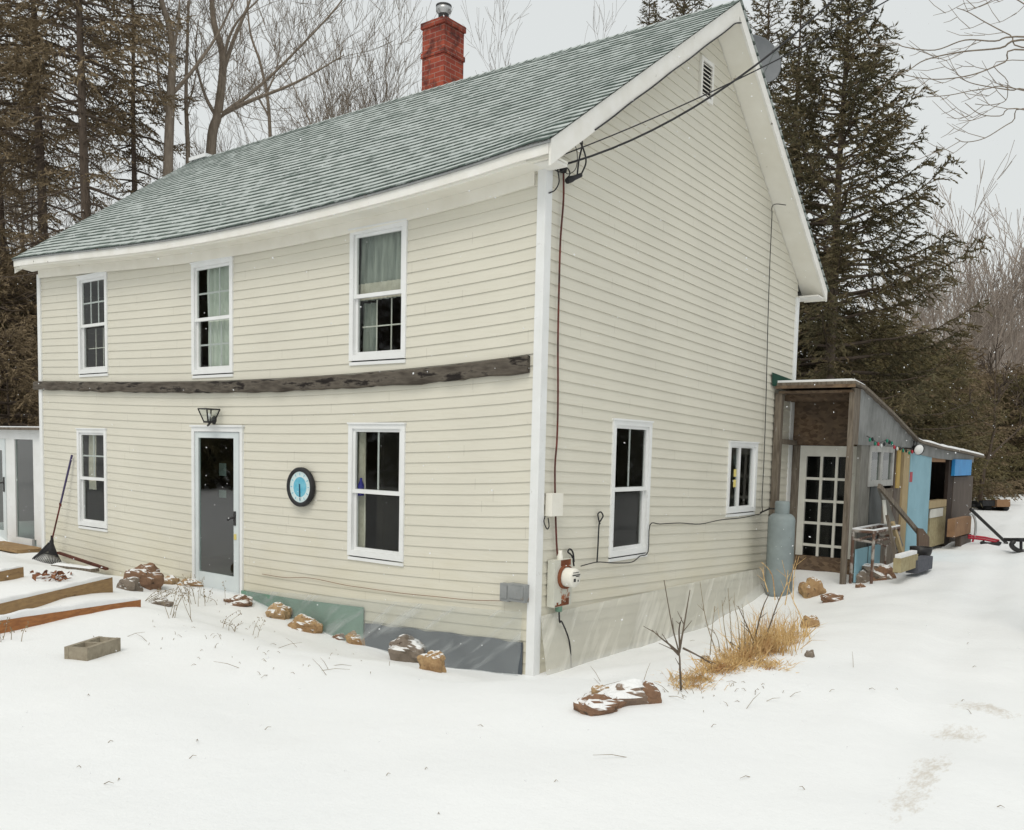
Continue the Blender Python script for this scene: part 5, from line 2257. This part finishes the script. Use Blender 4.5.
# the big spruces beside the house
conifer(gpos(825, 22), "tallest dark spruce rising behind the shed with upswept branch tips", "needles", seed=11, H=hgt(836, -14, 22), Rb=6.6, z0=1.2, dens=1.2, droop=.12, upturn=.55, step=.29, prof=1.0, cap=3.6, nb=(4, 6), gap=.14, name="spruce_tree")
conifer(gpos(779, 24.5), "slim dark spruce close beside the gable rake", "needles", seed=12, H=hgt(786, 8, 24.5), Rb=3.3, z0=1.5, dens=1.2, droop=.15, upturn=.55, step=.32, prof=.9, gap=.1, name="spruce_tree")
conifer(gpos(752, 27), "spruce whose top shows just above the roof peak by the dish", "needles", seed=13, H=hgt(752, -14, 27), Rb=3.2, z0=3, dens=1.0, droop=.15, upturn=.5, step=.36, prof=.7, gap=.05, name="spruce_tree")
conifer(gpos(672, 31), "broad spruce top showing above the middle of the roof ridge", "needles", seed=14, H=hgt(672, -34, 31), Rb=4.6, z0=6, dens=1.0, droop=.12, upturn=.5, step=.40, prof=.7, name="spruce_tree")
sprA = conifer(gpos(631, 34), "single small spruce tip poking above the roof ridge", "needles", seed=15, H=hgt(631, 15, 34), Rb=2.8, z0=4, dens=.9, droop=.12, upturn=.45, step=.42, prof=.8, name="spruce_tree")
# denser green conifers behind the shed
hem = conifer(gpos(868, 29), "dense olive green hemlock directly behind the shed roof", "needles_green", seed=21, H=hgt(868, 318, 29), Rb=4.2, z0=.4, dens=1.25, droop=.3, upturn=.25, step=.30, prof=.55, nb=(6, 8), name="hemlock_tree")
hem2 = conifer(gpos(925, 36), "brownish green hemlock behind the blue plastic sheet", "needles_brown", seed=22, H=hgt(925, 352, 36), Rb=4.2, z0=.4, dens=1.1, droop=.3, upturn=.25, step=.33, prof=.55, nb=(5, 8), name="hemlock_tree")
WG = "hemlocks at the edge of the woods"
wlab = "low brownish hemlock at the edge of the woods behind the shed"
for (u, dep, top, src, sy) in ((815, 27, 330, hem, 0), (838, 34, 345, hem2, 0), (895, 33, 338, hem, 0), (905, 42, 345, hem2, 0), (950, 42, 382, hem, 0), (968, 47, 378, hem2, 0), (990, 52, 372, hem2, 0), (1012, 47, 378, hem, 0), (1028, 55, 365, hem2, 0), (1052, 50, 370, hem2, 0), (880, 50, 330, hem2, 0), (935, 55, 345, hem2, 0), (860, 40, 330, hem, 0), (978, 60, 395, hem2, 0), (1000, 64, 388, hem2, 0), (1040, 66, 380, hem2, 0)):
    H0 = hgt(868, 318, 29) if src is hem else hgt(925, 352, 36)
    s_ = hgt(u, top, dep) / H0
    copy_tree(src, gpos(u, dep), u * .37, (s_ * 1.05, s_ * 1.05, s_), wlab, WG)
hem["group"] = WG
hem2["group"] = WG

# tall thin conifers beyond the far end of the house
LG = "tall conifers beyond the far end of the house"
conL = conifer(gpos(97, 23), "tall brown conifer with a straight trunk, middle one beyond the far end of the house", "needles_brown", group=LG, seed=31, H=19, Rb=3.5, z0=2.5, dens=.9, droop=.38, upturn=.15, dead=.80, crown_from=10.8, step=.33, prof=.45, gap=.25, nb=(4, 7))
conL2 = conifer(gpos(52, 25), "tall brown conifer with sagging lower branches, outermost of the trunks beyond the house", "needles_brown", group=LG, seed=32, H=20, Rb=3.9, z0=2.0, dens=.9, droop=.42, upturn=.15, dead=.7, crown_from=10, step=.33, prof=.45, gap=.22, nb=(4, 7))
copy_tree(conL, gpos(136, 26), 2.1, (.74, .74, .92), "tall conifer with thin crown nearest to the roof of the house", LG)
back = "brown conifer deep in the thicket beyond the sunroom"
BG = "conifers in the thicket beyond the sunroom"
for (u, dep, s_, src) in ((10, 28, .95, conL2), (-28, 24, .9, conL), (30, 42, .8, conL2)):
    copy_tree(src, gpos(u, dep), u * .61, s_, back, BG)
for (u, dep, top, src) in ((-4, 24, 255, hem2), (22, 30, 265, hem2), (40, 27, 290, hem), (12, 21, 330, hem2), (58, 34, 300, hem2)):
    s_ = hgt(u, top, dep) / hgt(925, 352, 36)
    copy_tree(src, gpos(u, dep), u * .9 + 1, s_, "dense brown hemlock behind the sunroom", "hemlocks behind the sunroom")


# trees across the front yard, mirrored in the panes
for i, (x, y, sz) in enumerate(((-23, -12, 2.0), (-27, -19, 2.2), (-20, -22, 2.1), (-30, -28, 2.5), (-15, -27, 2.2), (-22, -33, 2.4), (-35, -20, 2.5), (-10, -31, 2.2))):
    copy_tree((hem, hem2)[i % 2], V((x, y, ground(x, y, False) - .1)), i * 1.3, (sz * .5, sz * .5, sz * .62), "dark conifer across the front yard mirrored in the windows", "conifers across the front yard")


for i, (x, y, sz) in enumerate(((17, 21, 1.7), (23, 31, 2.2), (15, 29, 1.9), (26, 22, 2.2), (19, 14, 1.6))):
    copy_tree((hem, hem2)[i % 2], V((x, y, ground(x, y, False) - .1)), i * 1.9, (sz * .75, sz * .75, sz), "dark conifer across the driveway mirrored in the gable windows", "conifers across the driveway")
# bare broadleaf trees
def bare_tree(seed, H, r0, stems=1, spread=.45, levels=6, up=.25, first=.22, fine=.008, ratio=.74, kids=(2, 3), minlen=.3):
    rnd = random.Random(seed)
    T, B_ = MB(), MB()

    def grow(p, d, l, r, lev, mbx):
        n = 4 if lev < 3 else 3
        pts = [p]
        dd = d.copy()
        for i in range(n):
            dd = (dd + V((rnd.gauss(0, .11), rnd.gauss(0, .11), rnd.gauss(0, .08) + up * .12))).normalized()
            pts.append(pts[-1] + dd * (l / n))
        r1 = max(fine, r * .66)
        mbx.tube(pts, [r + (r1 - r) * i / n for i in range(n + 1)], 8 if lev == 0 else (5 if lev < 3 else 3), cap=False)
        if lev >= levels or l < minlen:
            return
        nk = rnd.randint(*kids) + (1 if lev >= 2 else 0)
        for k in range(nk):
            t = 1.0 if k == 0 else rnd.uniform(.35, .98)
            fi = min(n - 1e-4, t * n)
            q = pts[int(fi)].lerp(pts[int(fi) + 1], fi - int(fi))
            perp = dd.orthogonal().normalized()
            az = rnd.uniform(0, math.tau)
            perp = (perp * math.cos(az) + dd.cross(perp) * math.sin(az)).normalized()
            a = rnd.uniform(.12, .35) if k == 0 else rnd.uniform(.35, .85) * (spread / .45)
            nd = (dd * math.cos(a) + perp * math.sin(a) + V((0, 0, up * .35))).normalized()
            grow(q, nd, l * ratio * rnd.uniform(.75, 1.15) * (1.0 if k == 0 else .88), max(fine, r1 * (.85 if k == 0 else rnd.uniform(.45, .68))), lev + 1, B_)

    for s in range(stems):
        a = rnd.uniform(0, math.tau)
        d = V((math.cos(a) * .28, math.sin(a) * .28, 1)).normalized() if first < .38 else V((math.cos(a) * .07, math.sin(a) * .07, 1)).normalized() if stems > 1 else V((rnd.gauss(0, .04), rnd.gauss(0, .04), 1)).normalized()
        grow(V((math.cos(a) * .12, math.sin(a) * .12, -.3)) if stems > 1 else V((0, 0, -.3)), d, H * first * rnd.uniform(.9, 1.1), r0 * (1 if s == 0 else rnd.uniform(.6, .85)), 0, T)
    return T, B_


def bare(pos, label, group=None, mat="bark", name="bare_tree", **kw):
    T, B_ = bare_tree(**kw)
    o = thing(name, label, "tree", (0, 0, 0), group)
    T.build("trunk", MAT[mat], o)
    B_.build("crown", MAT[mat], o)
    o.location = pos
    return o


def limb_tree(u0, dep, trunk, limbs, r0, label, seed, twl=1.9):
    rnd = random.Random(seed)
    base = gpos(u0, dep)
    o = thing("bare_tree", label, "tree", base)
    T, B_ = MB(), MB()

    def twig(p, d, l, r, lev):
        n = 4
        pts, dd = [p], d
        for i in range(n):
            dd = (dd + V((rnd.gauss(0, .14), rnd.gauss(0, .14), rnd.gauss(.06, .1)))).normalized()
            pts.append(pts[-1] + dd * (l / n))
        r1 = max(.0045, r * .5)
        B_.tube(pts, [r + (r1 - r) * i / n for i in range(n + 1)], 3, cap=False)
        if lev == 0:
            return
        for k in range(rnd.randint(2, 4)):
            q = pts[rnd.randint(1, n)]
            pr = dd.orthogonal().normalized()
            az = rnd.uniform(0, math.tau)
            pr = pr * math.cos(az) + dd.cross(pr) * math.sin(az)
            a_ = rnd.uniform(.25, .8)
            twig(q, (dd * math.cos(a_) + pr * math.sin(a_) + V((0, 0, .12))).normalized(), l * rnd.uniform(.45, .72), max(.0045, r1 * .75), lev - 1)

    tp = smooth_path([base + V((0, 0, -.3))] + [atd(u, v, dep) for u, v in trunk], 5)
    n = len(tp)
    T.tube(tp, [r0 * (1 - .75 * (i / (n - 1)) ** 1.2) for i in range(n)], 9)
    paths = [(tp, r0, .45)]
    for (px, r, dd_) in limbs:
        lp = smooth_path([atd(u, v, dep + dd_ * k) for k, (u, v) in enumerate(px)], 5)
        m = len(lp)
        B_.tube(lp, [r * (1 - .8 * i / (m - 1)) for i in range(m)], 6, cap=False)
        paths.append((lp, r, .15))
    for lp, r, st in paths:
        m = len(lp)
        for i in range(int(m * st), m, 2):
            for _ in range(1):
                d = (lp[min(i + 1, m - 1)] - lp[max(0, i - 1)]).normalized()
                az = rnd.uniform(0, math.tau)
                pr = d.orthogonal().normalized()
                pr = pr * math.cos(az) + d.cross(pr) * math.sin(az)
                a_ = rnd.uniform(.4, .95)
                twig(lp[i], (d * math.cos(a_) + pr * math.sin(a_) + V((0, 0, .2))).normalized(), twl * rnd.uniform(.5, 1.15), .012, 3)
    T.build("trunk", MAT["bark"], o)
    B_.build("crown", MAT["bark"], o)
    return o


b1 = limb_tree(166, 24, [(167, 300), (168, 172), (171, 90), (172, 40), (160, -5), (150, -60)],
               [([(171, 95), (185, 80), (199, 62), (215, 39), (234, 0), (248, -50)], .065, .15), ([(171, 60), (178, 25), (180, -20)], .06, -.2), ([(170, 120), (160, 90), (156, 50), (150, 10)], .05, .3)],
               .16, "thick trunked bare tree closest to the conifers above the far roof end", 5)
b2 = limb_tree(208, 26, [(209, 300), (211, 150), (218, 113), (223, 59), (214, 23), (211, -10), (205, -60)],
               [([(219, 117), (235, 105), (250, 94), (281, 66), (336, 8), (360, -30)], .075, .2), ([(220, 115), (250, 101), (297, 82), (344, 55)], .07, -.25), ([(221, 78), (234, 39), (250, 0), (258, -40)], .08, .1), ([(217, 118), (205, 95), (196, 60), (198, 20)], .06, .3), ([(222, 62), (235, 25), (268, -10)], .06, -.2)],
               .17, "broad forked bare tree rising above the far end of the roof ridge", 6)
limb_tree(269, 29, [(269, 300), (270, 133), (262, 70), (250, 31), (246, -20)], [([(266, 95), (276, 70), (280, 40)], .04, .2), ([(268, 115), (258, 95), (252, 70)], .035, .2)], .075, "slim leaning bare sapling over the ridge beside the forked tree", 7, 1.3)
limb_tree(187, 25, [(188, 300), (188, 160), (186, 98), (188, 23), (190, -30)], [([(187, 110), (195, 80), (198, 50)], .035, .2)], .085, "slim upright bare sapling between the thick trunk and the forked tree", 8, 1.2)
b3 = bare(gpos(312, 33), "slender bare tree above the roof midway between the forked tree and the chimney", seed=43, H=18, r0=.15, stems=2, spread=.5, levels=6, up=.3, first=.26, fine=.0048)
b4 = bare(gpos(385, 29), "bushy many stemmed bare tree on the far side of the chimney", seed=44, H=19, r0=.12, stems=4, spread=.40, levels=6, up=.40, first=.30, fine=.005)
copy_tree(b4, gpos(408, 31), 1.9, (1.0, 1.0, 1.02), "bare tree whose branches spread directly behind the brick chimney")
copy_tree(b4, gpos(476, 33), 3.4, (.9, .9, .98), "bare tree on the near side of the brick chimney above the ridge")
copy_tree(b3, gpos(515, 36), 4.1, (.95, .95, .88), "faint bare tree nearest the spruce tip over the ridge")
copy_tree(b3, gpos(140, 34), 1.2, (.9, .9, 1.0), "bare tree mixed among the conifer trunks beyond the house")
copy_tree(b4, gpos(78, 31), 2.2, (.9, .9, .9), "bare tree tangled in front of the brown conifers beyond the house")
copy_tree(b4, gpos(20, 30), .4, (.9, .9, .9), "bushy bare tree over the thicket beyond the sunroom")
copy_tree(b4, gpos(498, 34), 5.1, (.9, .9, .93), "bare tree standing between the brick chimney and the spruce tips")
copy_tree(b4, gpos(352, 31), 2.7, (.95, .95, .98), "bushy bare tree over the middle of the ridge on the far side of the chimney")
copy_tree(b4, gpos(300, 36), .3, (.9, .9, .95), "bushy bare tree behind the slender one above the roof")
# woods across the snowfield
f1 = bare(gpos(1000, 62), "haze faded bare tree in the far woods across the snowfield", "bare trees of the far woods", "bark_far", seed=51, H=17, r0=.14, stems=2, spread=.36, levels=5, up=.45, first=.33, fine=.016)
f2 = bare(gpos(960, 60), "haze faded bare tree in the far woods across the snowfield", "bare trees of the far woods", "bark_far", seed=52, H=18, r0=.13, stems=3, spread=.40, levels=5, up=.45, first=.33, fine=.016)
rnd = random.Random(77)
for i in range(34):
    u = 905 + (i * 37.7) % 215 + rnd.uniform(-6, 6)
    dep = rnd.uniform(54, 95)
    s_ = rnd.uniform(.8, 1.12) * (.80 + dep * .0042)
    copy_tree((f1, f2)[i % 2], gpos(u, dep), rnd.uniform(0, 6), (s_ * .9, s_ * .9, s_), "haze faded bare tree in the far woods across the snowfield", "bare trees of the far woods")
# leaning tree by the wagon
lt = bare(gpos(984, d4 + .6), "small leaning tree with a dark trunk behind the old wagon", seed=61, H=8, r0=.085, stems=1, spread=.5, levels=5, up=.2, first=.3, fine=.014, mat="bark_dark")
lt.rotation_euler = (0, rad(22), rad(-37))

# tree outside the drive whose boughs reach into the view
TP = gpos(1215, 12.5)
rt = thing("bare_tree", "bare tree beyond the driveway reaching thin boughs into the sky", "tree", (TP.x, TP.y, TP.z))
mb = MB()
mb.tube([TP + V((0, 0, -.3)), TP + V((.05, 0, 3)), TP + V((0, .1, 6)), TP + V((.1, 0, 9))], [.24, .2, .16, .1], 9)
mb.build("trunk", MAT["bark"], rt)
mb = MB()
DB = 12.2
rnd = random.Random(9)


def bough(px, start_z, r0_, r1_=.005, twigs=3):
    pts = [V((TP.x + .04, TP.y + .04, start_z))] + [atd(u, v, DB + k * .12) for k, (u, v) in enumerate(px)]
    sm_ = smooth_path(pts, 5)
    n = len(sm_)
    r0_ *= .5
    mb.tube(sm_, [r0_ + (r1_ - r0_) * (i / (n - 1)) ** .6 for i in range(n)], 5, cap=False)
    for t in range(twigs):
        i = rnd.randint(int(n * .35), n - 3)
        q = sm_[i]
        d = (sm_[i + 1] - q).normalized()
        for s in range(3):
            nd = (d * .6 + R * rnd.uniform(-.9, .1) + U * rnd.choice((-1, 1)) * rnd.uniform(.3, .9) + F * rnd.uniform(-.4, .4)).normalized()
            l = rnd.uniform(.15, .5)
            mb.tube([q, q + nd * l * .5, q + (nd + U * .15) * l], [.0055, .0045, .003], 3, cap=False)
            q = q + nd * l * .6
    return sm_


bough([(1040, 40), (1000, 48), (960, 52), (925, 60), (905, 72), (880, 77)], 7.5, .04)
bough([(1035, 37), (995, 41), (965, 40), (935, 50), (905, 47), (895, 43), (872, 45)], 7.6, .03)
bough([(1032, 50), (1005, 62), (975, 74), (945, 79), (920, 78), (893, 72)], 7.2, .03)
bough([(1045, 95), (1010, 90), (975, 84), (960, 78)], 6.2, .03)
bough([(1030, 92), (985, 89), (950, 95), (926, 97)], 6.3, .02)
bough([(1035, 112), (1000, 116), (980, 114), (965, 103)], 6.0, .02)
bough([(1040, 112), (1012, 122), (985, 138), (965, 142), (955, 138)], 5.9, .02)
bough([(1040, 48), (1010, 35), (985, 22), (968, 12), (957, 8)], 7.9, .025)
bough([(1050, 25), (1030, 8), (1005, -5), (985, 4), (968, 11)], 8.2, .025)
bough([(1012, 60), (1008, 82), (1006, 100), (990, 105), (975, 104)], 7.3, .012, twigs=3)
mb.build("limbs", MAT["bark"], rt)

# utility pole just out of the picture that carries the service wires
pe = atd(1110, -340, 8.0)
pl2 = atd(1110, -140, 8.0)
up_ = thing("utility_pole", "wooden utility pole that carries the overhead wires to the house", "utility pole", (pe.x + .16, pe.y, ground(pe.x, pe.y)))
mb = MB()
mb.tube([(pe.x + .16, pe.y, -.2), (pe.x + .16, pe.y, 5), (pe.x + .16, pe.y, pe.z + .35)], [.15, .13, .11], 14)
mb.build("pole", MAT["oldwood"], up_)
mb = MB()
for q in (pe, pl2):
    mb.tube([q, V((pe.x + .16, pe.y, q.z))], .03, 8)
mb.build("insulator", MAT["metal_grey"], up_)

# ================================================================== GRASSES, STEMS, SNOWFALL
def blade(mb, p, d, l, w, bend, rnd):
    sd = d.cross(V((rnd.uniform(-1, 1), rnd.uniform(-1, 1), .2))).normalized()
    b = V((rnd.uniform(-1, 1), rnd.uniform(-1, 1), -.4)) * bend
    q1 = p + d * l * .5 + b * l * .15
    q2 = p + d * l * .85 + b * l * .5 + V((0, 0, -.1 * bend * l))
    i0 = len(mb.v)
    mb.v += [p - sd * w, p + sd * w, q1 + sd * w * .8, q1 - sd * w * .8, q2]
    mb.f += [(i0, i0 + 1, i0 + 2, i0 + 3), (i0 + 3, i0 + 2, i0 + 4)]
    mb.sm += [False, False]
    mb.uv += [[(0, 0), (1, 0), (1, 1), (0, 1)], [(0, 0), (1, 0), (.5, 1)]]


def tuft(label, spots_, seed, name="dry_grass"):
    rnd = random.Random(seed)
    mb = MB()
    base = None
    for (u, v, su, n, l, sprd) in spots_:
        c = on_ground(u, v)
        base = base or c
        for _ in range(int(n * .62)):
            q = c + _R0 * rnd.gauss(0, su) + V((-_R0.y, _R0.x, 0)) * rnd.gauss(0, su * .6)
            q.z = ground(q.x, q.y) - .02
            d = V((rnd.gauss(0, sprd), rnd.gauss(0, sprd), 1)).normalized()
            blade(mb, q, d, l * rnd.uniform(.35, 1.15), rnd.uniform(.0018, .0042), rnd.uniform(.1, 1.1), rnd)
    return tag(mb.build(name, MAT["drygrass"], loc=base), label, "dry grass")


tuft("tall part of the golden dry grass clump nearest the propane tank", [(770, 652, .10, 420, .42, .28), (755, 655, .10, 420, .44, .3), (785, 645, .09, 300, .40, .28), (797, 638, .07, 130, .42, .3), (765, 640, .12, 200, .55, .2), (742, 662, .09, 330, .30, .4)], 1, "dry_grass_clump")
tuft("low matted golden grass trailing from the clump toward the corner stones", [(725, 668, .09, 380, .22, .6), (712, 672, .08, 330, .20, .65), (698, 680, .07, 300, .17, .75), (690, 687, .06, 260, .15, .85), (735, 664, .10, 300, .26, .5), (684, 680, .08, 80, .22, .6)], 2, "dry_grass_clump")
tuft("drooping rust brown tuft hanging over the snow before the tall grass", [(770, 668, .07, 260, .16, 1.2), (760, 664, .07, 200, .16, 1.1), (778, 664, .05, 120, .14, 1.2)], 3, "dry_grass_clump")


def stems(label, px_lists, r0, mat, name, seed, dep_src, twig=0):
    rnd = random.Random(seed)
    base = on_ground(*dep_src)
    dep = (base - CAM).dot(F)
    mb = MB()
    for px in px_lists:
        pts = [atd(u, v, dep + rnd.uniform(-.06, .06) * (0 if k == 0 else 1)) for k, (u, v) in enumerate(px)]
        sm_ = smooth_path(pts, 4)
        n = len(sm_)
        mb.tube(sm_, [r0 * (1 - .65 * i / (n - 1)) for i in range(n)], 5, cap=False)
        for t in range(twig):
            i = rnd.randint(n // 3, n - 2)
            d = (sm_[i + 1] - sm_[i]).normalized()
            e_ = (d + R * rnd.uniform(-1, 1) + F * rnd.uniform(-.5, .5)).normalized()
            l = rnd.uniform(.04, .12)
            mb.tube([sm_[i], sm_[i] + e_ * l], [r0 * .5, r0 * .25], 3, cap=False)
    return tag(mb.build(name, MAT[mat], loc=base), label, "plant stems" if name != "bare_shrub" else "shrub")


stems("dark bare shrub forking upward before the plastic sheeting", [[(681, 690), (680, 670), (679, 653), (672, 625), (664, 580)], [(679, 653), (684, 625), (690, 590)], [(679, 653), (670, 645), (661, 638), (652, 630)], [(680, 648), (679, 632), (680, 622)], [(679, 655), (672, 648), (666, 640)], [(683, 648), (697, 655), (712, 664)]], .0085, "twig", "bare_shrub", 4, (681, 692), 2)
stems("two crossed dark stems rising from the tall dry grass", [[(752, 650), (762, 610), (770, 592)], [(765, 640), (775, 610), (782, 592)], [(757, 648), (748, 628), (738, 606)], [(730, 642), (742, 650), (752, 655)]], .008, "twig", "dead_shrub", 5, (755, 655), 2)
stems("thin straw coloured stems standing between the shrub and the tall grass", [[(716, 652), (706, 620), (700, 582)], [(728, 650), (724, 625), (722, 600)], [(732, 648), (730, 615), (728, 588)], [(740, 650), (738, 622), (733, 600)], [(710, 655), (712, 630), (715, 606)], [(720, 655), (718, 640), (712, 628)], [(745, 645), (744, 620), (742, 604)]], .0045, "dryweed", "weed_stems", 6, (725, 662), 2)
stems("straw stems leaning against the propane tank", [[(813, 645), (800, 615), (790, 592), (782, 560)], [(775, 600), (772, 575), (762, 562)], [(785, 605), (790, 580), (796, 560)], [(778, 602), (786, 585), (788, 570)], [(768, 592), (764, 578), (763, 566)], [(793, 600), (794, 575), (799, 556)]], .0055, "drygrass", "weed_stems", 7, (800, 640), 3)
# weeds on the bank before the door
rnd = random.Random(21)
for i, (u, v, h, lb) in enumerate(((180, 618, 48, "seedy dry weed stems on the snowy bank left of the storm door"), (193, 604, 32, "dark seeded weed stems directly in front of the storm door"), (207, 602, 26, "short seeded weed stems before the foot of the storm door"), (236, 632, 22, "sparse curved weed stems below the flat snow capped brown stone"), (150, 602, 30, "drooping weed stems arching past the planter board end"), (33, 622, 16, "faint weed stems before the orange planter board"), (4, 640, 26, "reddish dry weed stems at the edge of the yard"))):
    mb = MB()
    c = on_ground(u, v)
    dep = (c - CAM).dot(F)
    for k in range(7):
        q = c + _R0 * rnd.gauss(0, .10) + V((-_R0.y, _R0.x, 0)) * rnd.gauss(0, .06)
        q.z = ground(q.x, q.y) - .02
        l = h * dep / FOC * rnd.uniform(.5, 1.1)
        d = V((rnd.gauss(0, .28), rnd.gauss(0, .28), 1)).normalized()
        if i == 4:
            d = (d + R * .9 - V((0, 0, .3))).normalized()
        sm_ = smooth_path([q, q + d * l * .5, q + d * l + V((rnd.gauss(0, .04), rnd.gauss(0, .04), -.02))], 4)
        mb.tube(sm_, [.0035 - .002 * j / (len(sm_) - 1) for j in range(len(sm_))], 4, cap=False)
        for j in range(7):
            b = sm_[rnd.randint(len(sm_) // 2, len(sm_) - 1)] + V((rnd.gauss(0, .012), rnd.gauss(0, .012), rnd.gauss(0, .012)))
            mb.lathe(b, [(0, -.009), (.0055, 0), (0, .009)], 4)
    tag(mb.build("weed_stems", MAT["dryweed"], loc=c), lb, "plant stems")
# bits of straw and twig lying about the snow
rnd = random.Random(31)
mb = MB()
for i in range(150):
    u, v = rnd.choice(((rnd.gauss(330, 60), rnd.gauss(655, 12)), (rnd.gauss(215, 45), rnd.gauss(635, 14)), (rnd.uniform(20, 1000), rnd.uniform(640, 820)), (rnd.gauss(700, 60), rnd.gauss(690, 8))))
    if v < 600:
        continue
    q = on_ground(u, v)
    d = V((rnd.uniform(-1, 1), rnd.uniform(-1, 1), rnd.uniform(-.05, .5))).normalized()
    l = rnd.uniform(.015, .05) if rnd.random() < .75 else rnd.uniform(.08, .25)
    mb.tube([q + V((0, 0, -.004)), q + d * l * .5 + V((0, 0, .01)), q + d * l + V((0, 0, .002))], [.0022, .002, .001], 3, cap=False)
tag(mb.build("straw_litter", MAT["dryweed"], loc=(0, 0, 0)), "scattered bits of straw and twig on the snow", "straw", kind="stuff")

rnd = random.Random(99)
mb = MB()
n = 0
while n < 1500:
    u, v = rnd.uniform(-60, 1084), rnd.uniform(-40, 860)
    dep = 2.2 + 15 * rnd.random() ** .7
    q = atd(u, v, dep)
    if q.z < ground(q.x, q.y, False) + .05:
        continue
    if -L - 1 < q.x < .6 and -.6 < q.y < W + 1:
        continue
    n += 1
    r = rnd.uniform(.0022, .0048) * (1 if dep > 4 else .55)
    a = V((rnd.gauss(0, 1), rnd.gauss(0, 1), rnd.gauss(0, 1) - .8)).normalized() * r * rnd.uniform(1, 1.9)
    b = a.orthogonal().normalized() * r
    c = a.cross(b).normalized() * r
    i0 = len(mb.v)
    mb.v += [q + a, q - a, q + b, q - b, q + c, q - c]
    for f in ((0, 2, 4), (0, 4, 3), (0, 3, 5), (0, 5, 2), (1, 4, 2), (1, 3, 4), (1, 5, 3), (1, 2, 5)):
        mb.f.append(tuple(i0 + k for k in f))
        mb.sm.append(True)
        mb.uv.append([(0, 0), (1, 0), (0, 1)])
tag(mb.build("falling_snow", MAT["snow_cap"], loc=(0, 0, 0)), "small white snowflakes drifting through the air", "snowflakes", kind="stuff")

# ================================================================== LIGHT
SUN = V((.22, -.55, .85)).normalized()
world = D.worlds.new("World")
scene.world = world
world.use_nodes = True
nt = world.node_tree
bg = nt.nodes["Background"]
sky = nt.nodes.new("ShaderNodeTexSky")
sky.sky_type = "NISHITA"
sky.sun_disc = False
sky.sun_elevation = math.asin(SUN.z)
sky.sun_rotation = math.atan2(SUN.x, SUN.y)
sky.dust_density = 6
sky.air_density = 1.5
mx = nt.nodes.new("ShaderNodeMix")
mx.data_type = "RGBA"
mx.inputs[0].default_value = .90
nt.links.new(sky.outputs[0], mx.inputs[6])
mx.inputs[7].default_value = (7.95, 8.2, 8.1, 1)
nt.links.new(mx.outputs[2], bg.inputs[0])
bg.inputs[1].default_value = .10
ld = D.lights.new("sun", "SUN")
ld.energy = 1.3
ld.angle = rad(28)
ld.color = (1.0, .95, .86)
lo_ = D.objects.new("sun", ld)
COL.objects.link(lo_)
lo_.rotation_euler = (-SUN).to_track_quat("-Z", "Y").to_euler()
lo_.location = (-6, -8, 14)

vs = scene.view_settings
vs.view_transform = "Standard"
vs.look = "None"
vs.exposure = 0.0
vs.gamma = 1.0
vs.use_curve_mapping = False
cy = scene.cycles
cy.max_bounces = 6
cy.diffuse_bounces = 3
cy.glossy_bounces = 3
cy.transmission_bounces = 4
cy.transparent_max_bounces = 12
cy.use_denoising = True
cy.caustics_reflective = False
cy.caustics_refractive = False
